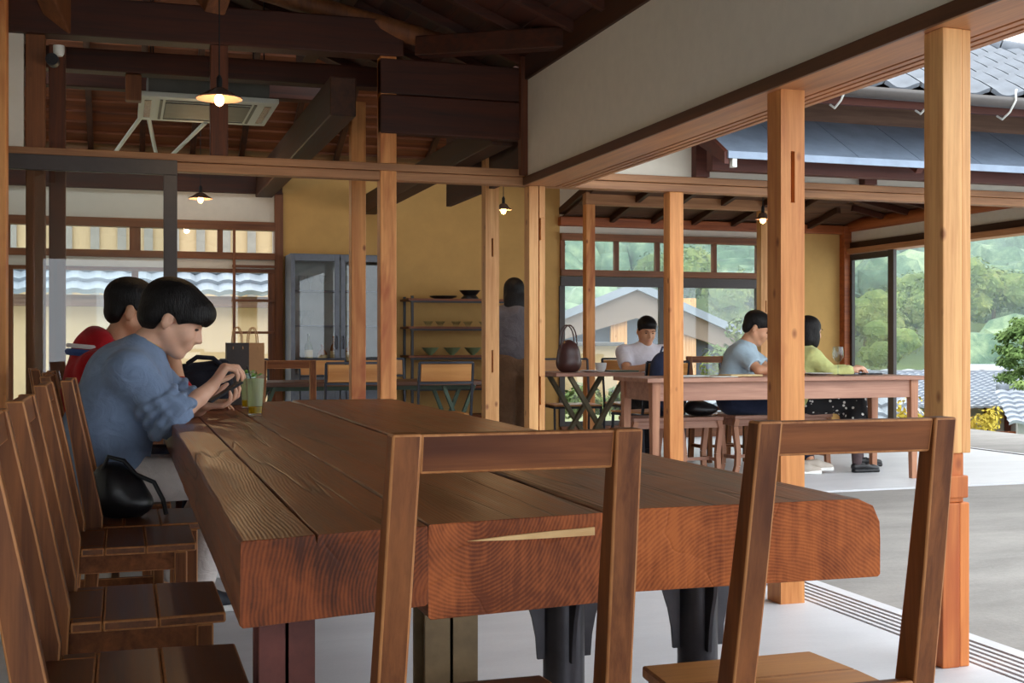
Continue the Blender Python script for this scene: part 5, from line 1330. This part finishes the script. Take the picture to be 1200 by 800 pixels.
for a in np.linspace(-0.2, PI + 0.2, 12):
    c = Jb['neck'] + V3(.012, 0, .012); npts.append(Vector(c + V3(.06 * math.sin(a), .066 * math.cos(a), -.035 * math.sin(a))) - pbm.location)
M['gold'] = plain('gold chain', rgb(214, 176, 96), 0.3, 0.9)
nk.tube(npts, 0.0018, 5).build('necklace', M['gold'], pbm)
# ---- person in the red hoodie, chin on hand
Y1 = 5.50
def Pr(x, y, dy=0.0): p = onY(x, y, Y1 + dy); return V3(p.x, p.y, p.z)
Jr = dict(pelvis=Pr(102, 545), waist=Pr(104, 500), chest=Pr(118, 443), neck=Pr(135, 402), shR=Pr(113, 432, -.18), elR=Pr(212, 466, -.16), wrR=Pr(199, 404, -.10),
          shL=Pr(125, 425, .18), elL=Pr(200, 468, .16), wrL=Pr(228, 466, -.02), hipR=Pr(112, 548, -.09), knR=V3(.33, Y1 - .12, .49), anR=V3(.26, Y1 - .12, .07), hipL=Pr(112, 546, .09), knL=V3(.33, Y1 + .12, .49), anL=V3(.3, Y1 + .12, .07))
Hr = Frame(Pr(155, 364), (0.95, 0.10, -0.22), (0.22, 0, 0.95), 1.08)
def hood(sh, j):
    n_ = j['neck']
    pts = [n_ + V3(-.05 + .02 * abs(math.sin(a)), .105 * math.cos(a), .0 + .02 * math.sin(a)) + V3(-.055 * math.sin(a), 0, 0) for a in np.linspace(0.1, PI - 0.1, 9)]
    for p0, p1 in zip(pts[:-1], pts[1:]): sh.cap(p0, p1, .046, .046, .03)
    sh.ell(n_ + V3(-.13, 0, -.04), (.05, .10, .075), None, .03)
red = seated('person', Jr, Hr, 'person in a red hooded sweatshirt resting the chin on a hand', 'skin2', 'red_hood', 'navy', 0.008, 1.22,
       hands=[dict(w=Jr['wrR'], d=V3(-.25, .3, .9), n=V3(-.6, .6, -.2), t=V3(.5, .6, 0), curl=(.6, .7, .5)), dict(w=Jr['wrL'], d=V3(.9, -.3, -.1), n=V3(0, 0, -1), t=V3(0.2, -1, 0), curl=(.2, .2, .2))],
       hair=hair_short, baggy=0.02, extra_top=hood, base=(-0.02, Y1, 0))
M['stripe_w'] = cloth('white stripe', rgb(226, 220, 220), 0.03); M['stripe_b'] = cloth('blue stripe', rgb(60, 84, 140), 0.05)
def stripe(y_, z_, mat, r):
    n_ = Jr['neck']; pts = []
    for a in np.linspace(0.0, PI, 14): pts.append(Vector(n_ + V3(-.075 - .115 * math.sin(a), .145 * math.cos(a), z_ + .01 * math.sin(a))) - red.location)
    MB().tube(pts, r, 6).build('hood_stripe', M[mat], red, smooth=True)
stripe(0, -.018, 'stripe_w', .010); stripe(0, -.045, 'stripe_b', .016)
shoe(red, V3(.2, Y1 - .12, 0), V3(.46, Y1 - .12, 0)); shoe(red, V3(.22, Y1 + .12, 0), V3(.48, Y1 + .12, 0))
# ---- man in a white shirt beyond the trestle table
def at(x, y, z): return V3(x, y, z)
c = onY(757, 384, 10.05); cx = c.x - 0.02; q = 10.12
Jw = dict(pelvis=at(cx, q, .52), waist=at(cx, q, .68), chest=at(cx, q - .04, .86), neck=at(cx + .01, q - .07, .99), shR=at(cx - .19, q - .05, .92), elR=at(cx - .235, q - .22, .76), wrR=at(cx - .04, q - .42, .81),
          shL=at(cx + .19, q - .05, .92), elL=at(cx + .24, q - .2, .75), wrL=at(cx + .07, q - .42, .80), hipR=at(cx - .09, q, .52), knR=at(cx - .11, q - .42, .50), anR=at(cx - .12, q - .38, .07), hipL=at(cx + .09, q, .52), knL=at(cx + .11, q - .42, .50), anL=at(cx + .1, q - .4, .07))
Hw = Frame(at(cx + .015, q - .10, 1.115), (-.12, -.95, -.26), (0, -.26, .95), 1.02)
pw_ = seated('person', Jw, Hw, 'person in a white short-sleeved shirt seated by the window wall', 'skin2', 'whiteshirt', 'blackcloth', 0.0085, .62,
       hands=[dict(w=Jw['wrR'], d=V3(.9, -.25, .1), n=V3(0, -.4, -.9), t=V3(0, -1, .3), curl=(.5, .5, .4)), dict(w=Jw['wrL'], d=V3(-.6, -.6, .3), n=V3(0, .3, -.9), t=V3(-.6, .6, .2), curl=(.6, .5, .4))], hair=hair_short, baggy=.015)
shoe(pw_, at(cx - .12, q - .32, 0), at(cx - .13, q - .58, 0)); shoe(pw_, at(cx + .1, q - .34, 0), at(cx + .12, q - .6, 0))
# ---- man in the light blue T-shirt at the long table
q = 8.60; c = onY(864, 400, q); cx = c.x
Jm = dict(pelvis=at(cx - .03, q, .57), waist=at(cx - .02, q - .01, .70), chest=at(cx + .02, q - .03, .87), neck=at(cx + .06, q - .05, 1.00), shR=at(cx - .06, q - .18, .93), elR=at(cx - .01, q - .36, .80), wrR=at(cx + .20, q - .44, .80),
          shL=at(cx + .13, q + .10, .93), elL=at(cx + .25, q - .06, .80), wrL=at(cx + .27, q - .34, .81), hipR=at(cx, q - .09, .53), knR=at(cx + .34, q - .25, .52), anR=at(cx + .30, q - .36, .08), hipL=at(cx + .02, q + .07, .53), knL=at(cx + .36, q - .04, .53), anL=at(cx + .45, q - .34, .10))
Hm = Frame(at(cx + .125, q - .085, 1.125), (.80, -.40, -.44), (.40, -.2, .9), 1.04)
pm_ = seated('person', Jm, Hm, 'person in a light blue T-shirt leaning over the long table', 'skin2', 'lightblue', 'navy', 0.008, .66,
       hands=[dict(w=Jm['wrR'], d=V3(.9, .1, .05), n=V3(0, 0, -1), t=V3(0, 1, .2), curl=(.5, .5, .4)), dict(w=Jm['wrL'], d=V3(.2, -.9, .05), n=V3(0, 0, -1), t=V3(-1, 0, 0.2), curl=(.4, .4, .4))], hair=hair_short, baggy=.015)
M['beige'] = plain('beige sneaker', rgb(178, 168, 156), 0.7)
shoe(pm_, at(cx + .24, q - .40, 0), at(cx + .50, q - .44, 0), 'beige'); shoe(pm_, at(cx + .36, q - .36, .02), at(cx + .62, q - .42, .02), 'beige', sc=1.05)
# ---- woman in the yellow top and dotted skirt
q = 8.60; c = onY(944, 392, q); cx = c.x
Jf = dict(pelvis=at(cx - .04, q, .56), waist=at(cx - .03, q, .70), chest=at(cx - .01, q - .01, .85), neck=at(cx + .0, q - .01, .97), shR=at(cx - .03, q - .17, .89), elR=at(cx + .06, q - .30, .76), wrR=at(cx + .20, q - .38, .80),
          shL=at(cx + .04, q + .15, .89), elL=at(cx + .17, q - .02, .77), wrL=at(cx + .23, q - .28, .80), hipR=at(cx, q - .08, .53), knR=at(cx + .33, q - .22, .54), anR=at(cx + .20, q - .42, .075), hipL=at(cx, q + .07, .53), knL=at(cx + .38, q - .06, .52), anL=at(cx + .38, q - .18, .10))
Hf = Frame(at(cx + .025, q - .02, 1.10), (.98, .16, -.06), (.06, 0, 1), .98)
pf = seated('person', Jf, Hf, 'person in a pale yellow top and dotted black skirt looking out to the hill', 'skin', 'yellowtop', None, 0.008, 1.75,
       hands=[dict(w=Jf['wrR'], d=V3(.7, .3, .2), n=V3(.1, .2, -1), t=V3(-.3, 1, .2), curl=(.6, .6, .5)), dict(w=Jf['wrL'], d=V3(.5, -.7, .1), n=V3(0, 0, -1), t=V3(-1, 0, 0.2), curl=(.5, .5, .4))], hair=hair_bob, baggy=.012)
sk = Vol(); sk.cap(Jf['pelvis'] + V3(0, -.05, 0), Jf['pelvis'] + V3(0, .05, 0), .13, .13, .04)
for k_ in 'RL': sk.cap(Jf['hip' + k_], Jf['kn' + k_], .10, .085, .06).cap(Jf['kn' + k_], Jf['kn' + k_] * .72 + Jf['an' + k_] * .28, .082, .10, .05)
vol_obj('skirt', sk, .011, M['dots'], pf)
tg = Vol()
for k_ in 'RL': tg.cap(Jf['kn' + k_], Jf['an' + k_] * .6 + Jf['kn' + k_] * .4, .054, .05, .02).cap(Jf['an' + k_] * .6 + Jf['kn' + k_] * .4, Jf['an' + k_], .05, .038, .02)
vol_obj('tights', tg, .009, M['tights'], pf)
shoe(pf, Jf['anR'] + V3(-.05, 0, -.075), Jf['anR'] + V3(.20, -.03, -.075), 'leather', True, .9); shoe(pf, Jf['anL'] + V3(-.05, 0, -.085), Jf['anL'] + V3(.20, -.05, -.08), 'leather', True, .9)
# ---- woman standing with her back turned by the shelf rack
c = onY(603, 345, 10.2); cx, q = c.x, 10.2
st = empty('person', (cx, q, 0), 0, 'person with dark hair in a grey blouse and brown trousers, standing with back turned', 'person')
Hs = Frame(at(cx, q + .02, 1.455), (.12, .97, -.12), (0, .12, .99), .98); bd = Vol()
bd.chain([at(cx, q, .86), at(cx, q, 1.06), at(cx, q, 1.25), at(cx, q, 1.33)], [.12, .10, .11, .06], .04).cap(at(cx, q, 1.33), Hs.p(-.01, 0, -.05), .052, .05, .03)
bd.cap(at(cx - .16, q, 1.28), at(cx + .16, q, 1.28), .048, .048, .04)
for s in (-1, 1):
    bd.cap(at(cx + s * .17, q, 1.27), at(cx + s * .20, q + .02, 1.03), .043, .037, .02).cap(at(cx + s * .20, q + .02, 1.03), at(cx + s * .15, q + .22, .98), .036, .026, .015)
    add_hand(bd, at(cx + s * .15, q + .22, .98), V3(-s * .4, .9, .1), V3(0, .2, -1), V3(-s, .3, .2), (.4, .4, .3))
    bd.cap(at(cx + s * .08, q, .84), at(cx + s * .085, q, .45), .075, .05, .03).cap(at(cx + s * .085, q, .45), at(cx + s * .09, q, .08), .048, .034, .02)
add_head(bd, Hs); vol_obj('body', bd, .009, M['skin'], st)
bl = Vol(); bl.chain([at(cx, q, .93), at(cx, q, 1.1), at(cx, q, 1.25)], [.155, .13, .135], .05).cap(at(cx - .16, q, 1.27), at(cx + .16, q, 1.27), .062, .062, .05).cap(at(cx, q, 1.25), at(cx, q, 1.34), .10, .065, .04)
for s in (-1, 1): bl.cap(at(cx + s * .08, q, 1.2), at(cx + s * .07, q, .95), .10, .12, .05).cap(at(cx + s * .17, q, 1.26), at(cx + s * .205, q + .01, 1.04), .065, .075, .03)
vol_obj('blouse', bl, .011, M['greyblouse'], st)
tr = Vol(); tr.cap(at(cx - .05, q, .86), at(cx + .05, q, .86), .14, .14, .04)
for s in (-1, 1): tr.cap(at(cx + s * .08, q, .84), at(cx + s * .09, q, .48), .108, .09, .03).cap(at(cx + s * .09, q, .48), at(cx + s * .095, q, .12), .09, .085, .03)
vol_obj('trousers', tr, .011, M['brownpants'], st); vol_obj('hair', hair_long(Hs), .008, M['hair'], st, smooth_it=1)
for s in (-1, 1): shoe(st, at(cx + s * .09, q - .06, 0), at(cx + s * .1, q + .19, 0))
# ================================================================= SMALL THINGS
M['bulb'] = emit('glowing bulb', (1.0, 0.5, 0.15, 1), 7.0)
M['shade'] = plain('frosted glass shade', rgb(120, 96, 82), 0.25, 0, 0.03)
M['cord'] = plain('black flex', rgb(20, 18, 18), 0.6)
def pendant(p, ztop, label, r=0.105, power=3.0):
    t = empty('pendant_lamp', p, 0, label, 'lamp')
    MB().lathe([(0.018, 0.055), (0.03, 0.05), (r * .7, 0.022), (r, 0.006), (r, 0.0), (r * .68, 0.016), (0.02, 0.045)], 24).build('lamp_shade', M['shade'], t, smooth=True)
    MB().lathe([(0.014, 0.03), (0.014, 0.10), (0.006, 0.115)], 10).build('socket', M['cord'], t, smooth=True)
    MB().sphere((0, 0, -0.005), 0.024, 12, 10, 0, (1, 1, 1.25)).build('bulb', M['bulb'], t, smooth=True)
    MB().tube([(0, 0, 0.11), (0, 0, ztop - p[2])], 0.0035, 6).build('cord', M['cord'], t)
    l = bpy.data.lights.new('lamp_light', 'POINT'); l.energy = power; l.color = (1.0, 0.66, 0.34); l.shadow_soft_size = 0.03
    o = bpy.data.objects.new('lamp_light', l); COL.objects.link(o); o.parent = t; o.location = (0, 0, -0.06)
pendant(onY(257, 116, 6.0), 3.55, 'lit pendant lamp with flat glass shade hanging before the ceiling air conditioner', 0.11, 2.0)
pendant(onY(235, 233, 10.6), 3.35, 'lit pendant lamp hanging before the white band over the left windows', 0.10, 2.5)
pendant(onY(590, 246, 9.9), 3.6, 'lit pendant lamp hanging over the standing woman', 0.07, 2.0)
pendant(onY(894, 257, 8.95), 2.83, 'lit pendant lamp hanging in the wing above the long table', 0.06, 0.6)

# ---- ceiling cassette air conditioner
M['acwhite'] = plain('off white air conditioner', rgb(206, 210, 198), 0.5, 0, 0.02); M['grille'] = plain('grey grille', rgb(92, 92, 84), 0.6)
c = onY(163, 112, 8.50); z0 = c.z; x0, x1, y0, y1 = c.x, onY(327, 121, 8.50).x, 8.50, 9.42
ac = empty('air_conditioner', ((x0 + x1) / 2, (y0 + y1) / 2, z0), 0, 'white ceiling cassette air conditioner hung among the dark beams', 'air conditioner')
w = (x1 - x0) / 2; d = (y1 - y0) / 2
MB().box(-w, -d, 0, w, d, 0.035).build('face_panel', M['acwhite'], ac, bevel=0.006)
MB().box(-w + .06, -d + .05, 0.035, w - .06, d - .05, 0.26).build('casing', M['grille'], ac, bevel=0.004)
MB().box(-w * .62, -d * .62, -0.008, w * .62, d * .62, -0.0005).build('filter_grille', M['grille'], ac, bevel=0.002)
for s in (-1, 1):
    MB().box(s * w * .66, -d * .8, -0.006, s * w * .70, d * .8, -0.0005).build('louvre', M['grille'], ac); MB().box(s * w * .82, -d * .7, -0.005, s * w * .92, d * .7, -0.0005).build('vane', M['shade'], ac, bevel=0.002)
    MB().box(-w * .62, s * d * .74, -0.006, w * .62, s * d * .78, -0.0005).build('louvre', M['grille'], ac)
for (sx, sy) in ((-1, -1), (1, -1), (-1, 1), (1, 1)): MB().tube([(sx * w * .8, sy * d * .8, 0.1), (sx * w * .8, sy * d * .8, 0.95)], 0.006, 6).build('hanging_rod', M['steel'], ac)
loc = ac.location
for (a, b) in (((165, 142), (133, 181)), ((174, 142), (183, 181)), ((241, 148), (199, 184))):
    p = onY(a[0], a[1], 9.38); q = onY(b[0], b[1], 11.0)
    MB().tube([p - loc + Vector((0, 0, 0.03)), q - loc], 0.016, 8).build('bracing_pipe', M['acwhite'], ac, smooth=True)

# ---- small security camera
c = onY(69, 60, 7.16); sc_ = empty('security_camera', c, 0, 'small white security camera with dark round lens under the tie beam', 'camera')
MB().lathe([(0.001, -0.03), (0.02, -0.028), (0.028, -0.015), (0.03, 0.0), (0.03, 0.03)], 16).build('mount', M['white'], sc_, smooth=True)
MB().tube([(-0.03, 0.05, -0.05), (-0.035, -0.03, -0.052)], 0.034, 16).build('camera_body', M['black'], sc_, smooth=True)
MB().tube([(-0.035, -0.031, -0.052), (-0.035, -0.036, -0.052)], 0.022, 16).build('lens', M['cord'], sc_, smooth=True)

# ---- drinks on the big table
def mixed(name, col, alpha, rough=0.2):
    m, n, b = mat_new(name); b.inputs['Base Color'].default_value = col; b.inputs['Alpha'].default_value = alpha; b.inputs['Roughness'].default_value = rough
    return m
def cloudy(name, col, clear):
    m, n, b = mat_new(name); n.nodes.remove(b)
    tr = N(n, 'ShaderNodeBsdfTransparent'); di = N(n, 'ShaderNodeBsdfDiffuse'); tl = N(n, 'ShaderNodeBsdfTranslucent'); a = N(n, 'ShaderNodeMixShader'); c = N(n, 'ShaderNodeMixShader')
    di.inputs[0].default_value = col; tl.inputs[0].default_value = col; a.inputs[0].default_value = 0.65; c.inputs[0].default_value = clear; tr.inputs[0].default_value = col
    n.links.new(di.outputs[0], a.inputs[1]); n.links.new(tl.outputs[0], a.inputs[2]); n.links.new(a.outputs[0], c.inputs[1]); n.links.new(tr.outputs[0], c.inputs[2]); n.links.new(c.outputs[0], n.nodes['Material Output'].inputs[0])
    return m
M['lemonade'] = cloudy('cloudy lime drink', rgb(246, 248, 214), 0.45); M['syrup'] = cloudy('yellow syrup', rgb(246, 214, 70), 0.4); M['mint'] = plain('mint leaf', rgb(120, 168, 70), 0.5, 0, 0.2, 40)
def drink(p, label, straw=True):
    t = empty('drink_glass', p, 0, label, 'glass')
    MB().lathe([(0.0285, 0), (0.029, 0.004), (0.0385, 0.165), (0.0365, 0.165), (0.027, 0.008), (0.001, 0.008)], 24).build('tumbler', M['glass_clear'], t, smooth=True)
    MB().lathe([(0.001, 0.009), (0.0265, 0.009), (0.0285, 0.035), (0.001, 0.036)], 20).build('syrup', M['syrup'], t, smooth=True)
    MB().lathe([(0.001, 0.037), (0.0285, 0.037), (0.0355, 0.148), (0.001, 0.150)], 20).build('lime_drink', M['lemonade'], t, smooth=True)
    if straw: MB().tube([(0.014, -0.004, 0.012), (-0.02, -0.02, 0.15), (-0.034, -0.026, 0.20)], 0.003, 8).build('straw', M['cord'], t, smooth=True)
    r_ = random.Random(4)
    for i in range(9):
        a = r_.uniform(0, 6.28); u = Vector((math.cos(a), math.sin(a), 0.35)); b_ = Vector((-math.sin(a), math.cos(a), 0)); o = Vector((0.012 * math.cos(a * 2), 0.012 * math.sin(a * 2), 0.152 + r_.uniform(0, .012)))
        MB().add([o, o + u * .012 + b_ * .008, o + u * .026, o + u * .012 - b_ * .008, o + u * .013 + Vector((0, 0, .004))], [(0, 1, 4), (1, 2, 4), (2, 3, 4), (3, 0, 4)]).build('mint_leaf', M['mint'], t)
g = onZ(299, 487, ZT); drink((g.x, g.y, ZT + 0.002), 'tall glass of pale lime drink with straw and mint on the big table')
g = onZ(291, 478.5, ZT); drink((g.x, g.y, ZT + 0.002), 'second glass of lime drink half hidden behind the one with the straw', False)
# ---- paper bags
M['kraft'] = plain('kraft paper', rgb(176, 128, 84), 0.75, 0, 0.08, 12, 0.2); M['darkpaper'] = plain('dark brown paper', rgb(52, 40, 34), 0.6, 0, 0.2, 12, 0.2)
def paper_bag(p, w, d, h, mat, label, rz=0.0):
    t = empty('paper_bag', p, rz, label, 'bag'); th = 0.003
    mb = MB(); a = w / 2; b = d / 2
    mb.box(-a, -b, 0, a, -b + th, h).box(-a, b - th, 0, a, b, h).box(-a, -b + th, 0, a, b - th, th)
    for s in (-1, 1): mb.prism([(-b + th, 0), (b - th, 0), (b - th, h), (0.012, h), (0, h * .55), (-0.012, h) if False else (-b + th, h)] if False else [(-b + th, th), (b - th, th), (b - th, h), (-b + th, h)], 'X', s * a, s * (a - th))
    mb.build('bag_body', M[mat], t)
    for s in (-1, 1):
        pts = [(-w * .22, s * (b + .002), h - .03)] + [(w * .22 * math.cos(x), s * (b + .002 - .01), h + .075 * math.sin(x)) for x in np.linspace(PI, 0, 9)] + [(w * .22, s * (b + .002), h - .03)]
        MB().tube(pts, 0.0028, 6).build('handle', M['kraft'], t, smooth=True)
g0 = onY(266, 402, 5.82); g1 = onY(292, 402, 5.82); paper_bag(((g0.x + g1.x) / 2, 5.87, ZT + .002), g1.x - g0.x, 0.09, g0.z - ZT, 'darkpaper', 'dark brown paper carrier bag standing on the big table')
g0 = onY(284, 402, 6.0); g1 = onY(309, 402, 6.0); paper_bag(((g0.x + g1.x) / 2, 6.02, ZT + .002), g1.x - g0.x, 0.10, g0.z - ZT, 'kraft', 'plain kraft paper carrier bag standing behind the dark one')
# ---- bags of cloth and leather
def soft(name, vol, mat, loc, label, cat='bag', vox=.008):
    t = empty(name, loc, 0, label, cat); vol_obj('bag_body', vol, vox, M[mat], t); return t
M['blackbag'] = cloth('black nylon', rgb(30, 30, 38), 0.15, 16, 0.4); M['brownleather'] = plain('brown leather', rgb(74, 44, 40), 0.4, 0, 0.12, 16, 0.05); M['navybag'] = cloth('navy canvas', rgb(44, 50, 72), 0.12, 14, 0.4)
cb_ = onY(240, 447, 5.72); cx, cy, cz = cb_.x, 5.74, ZT
v = Vol(); v.ell((cx - .03, cy, cz + .09), (.125, .09, .095), None, .03).ell((cx + .06, cy, cz + .10), (.07, .085, .105), None, .03).cap((cx - .10, cy - .06, cz + .18), (cx + .09, cy - .06, cz + .20), .02, .02, .02).ell((cx, cy, cz - .2), (.5, .5, .203), None, .004, '-')
b_ = soft('backpack', v, 'blackbag', (cx, cy, cz), 'slumped black backpack on the big table beside the paper bags')
MB().tube([(-.08, -.085, .20), (-.04, -.11, .23), (.03, -.11, .225), (.07, -.09, .19)], .011, 8).build('strap', M['blackbag'], b_, smooth=True)
cx, cy, cz = -0.02, 4.41, 0.411
v = Vol(); v.ell((cx, cy, cz + .085), (.095, .075, .09), None, .03).ell((cx - .02, cy, cz + .14), (.06, .05, .055), None, .03).ell((cx + .05, cy, cz + .05), (.07, .07, .05), None, .03).ell((cx, cy, cz - .2), (.5, .5, .202), None, .004, '-')
b_ = soft('handbag', v, 'leather', (cx, cy, cz), 'small slouchy black leather handbag on a chair seat')
MB().tube([(-.05, -.03, .17), (-.03, -.04, .215), (.02, -.04, .20), (.06, -.03, .15), (.12, -.02, .12), (.15, -.03, .06), (.16, -.05, .012)], .008, 8).build('strap', M['leather'], b_, smooth=True)
cb_ = onY(664, 437, 9.45); cx, cy, cz = cb_.x, 9.40, 0.765
v = Vol(); v.ell((cx, cy, cz + .135), (.10, .075, .135), None, .02).ell((cx, cy, cz + .07), (.105, .085, .08), None, .04).ell((cx, cy, cz - .2), (.5, .5, .201), None, .004, '-')
b_ = soft('handbag', v, 'brownleather', (cx, cy, cz), 'egg shaped dark brown leather handbag with loop handles on the small table')
for y in (-.03, .035): MB().tube([(-.075, y, .16)] + [(.065 * math.cos(a) - .005, y, .25 + .14 * math.sin(a)) for a in np.linspace(PI, 0, 11)] + [(.07, y, .16)], .006, 8).build('handle', M['brownleather'], b_, smooth=True)
stool((3.82, 8.52, 0), 0, 'wooden stool carrying the navy backpack at the long table')
c = onY(787, 430, 8.52); cx, cy, cz = 3.965, 8.52, 0.446
v = Vol(); v.ell((cx, cy, cz + .20), (.135, .10, .21), None, .03).ell((cx, cy, cz + .36), (.12, .09, .14), None, .04).ell((cx, cy - .09, cz + .14), (.11, .05, .11), None, .02).ell((cx, cy, cz - .2), (.5, .5, .202), None, .004, '-')
b_ = soft('backpack', v, 'navybag', (cx, cy, cz), 'navy backpack standing on a stool behind the orange post')
MB().tube([(-.045, -.02, .49), (-.03, -.02, .53), (.03, -.02, .53), (.045, -.02, .49)], .009, 8).build('handle', M['navybag'], b_, smooth=True)
cx, cy, cz = 4.26, 8.50, 0.446
v = Vol(); v.ell((cx, cy, cz + .05), (.14, .09, .055), None, .02).ell((cx - .04, cy, cz + .085), (.08, .07, .04), None, .03).ell((cx, cy, cz - .2), (.5, .5, .201), None, .004, '-')
soft('shoulder_bag', v, 'leather', (cx, cy, cz), 'flat black bag lying on a stool under the long table')

# ---- phone in the hands of the person in blue
ph = onY(264, 459, Y0 - 0.03); pc_ = empty('phone', ph, 0, 'dark smartphone held by the person in the blue sweatshirt', 'phone'); pc_.rotation_euler = (0, 0.55 * -1, 0.15)
MB().box(-0.072, -0.036, -0.004, 0.072, 0.036, 0.004).build('phone_case', M['black'], pc_, bevel=0.003)
MB().box(-0.068, -0.033, 0.004, 0.068, 0.033, 0.0046).build('screen', M['leather'], pc_)

# ---- table ware in the wing
M['plate'] = plain('pale grey plate', rgb(196, 200, 200), 0.3)
def plate(x, y, r, label, z=0.7655, mat='plate'):
    MB().lathe([(r * .55, 0), (r * .6, 0.004), (r, 0.014), (r, 0.017), (r * .58, 0.007), (.001, 0.006)], 24).build('plate', M[mat], smooth=True, loc=(x, y, z), label=label, cat='plate')
def slip(px, py, y, wx, wy, h, mat, name, label, cat, z=0.7655):
    g = onY(px, py, y); return MB().box(-wx / 2, -wy / 2, 0, wx / 2, wy / 2, h).build(name, M[mat], loc=(g.x, y, z), bevel=min(.002, h * .3), label=label, cat=cat)
g = onY(955, 437, 8.08); plate(g.x, 8.05, 0.12, 'wide pale grey plate on the long table before the woman in yellow')
slip(868, 438, 8.0, 0.26, 0.19, 0.012, 'paper', 'menu', 'cream menu board lying before the person in the light blue T-shirt', 'menu')
slip(845, 441, 7.85, 0.20, 0.14, 0.004, 'white', 'paper_sheet', 'white paper sheet on the long table beside the cream menu', 'paper')
slip(1020, 437, 8.05, 0.15, 0.10, 0.012, 'black', 'wallet', 'dark wallet near the end of the long table', 'wallet'); slip(996, 439, 7.95, 0.16, 0.09, 0.006, 'leather', 'phone', 'black phone lying near the foot of the wine glass', 'phone')
slip(808, 441, 8.0, 0.24, 0.16, 0.008, 'plate', 'tray', 'pale tray on the long table next to the orange post', 'tray')
wg = onY(982, 439, 8.02); t = empty('wine_glass', (wg.x, 8.02, 0.7655), 0, 'clear stemmed wine glass on the long table', 'glass')
MB().lathe([(0.036, 0), (0.036, 0.002), (0.006, 0.008), (0.0045, 0.09), (0.02, 0.105), (0.04, 0.135), (0.043, 0.165), (0.036, 0.215), (0.0345, 0.215), (0.041, 0.165), (0.038, 0.137), (0.018, 0.108), (0.001, 0.10)], 24).build('bowl_and_stem', M['glass_clear'], t, smooth=True)
g = onY(704, 434, 9.5); MB().lathe([(0.03, 0), (0.045, 0.03), (0.05, 0.075), (0.046, 0.075), (0.04, 0.03), (.001, 0.008)], 20).build('cup', M['bowlwhite'], smooth=True, loc=(g.x, 9.5, .7655), label='white cup on the small table beside the brown handbag', cat='cup')
g = onY(690, 436, 9.42); plate(g.x, 9.38, .085, 'small white plate on the small table beside the cup', mat='bowlwhite')
slip(728, 436, 9.45, 0.24, 0.2, 0.012, 'green', 'serving_tray', 'dark green serving tray on the small table end', 'tray')
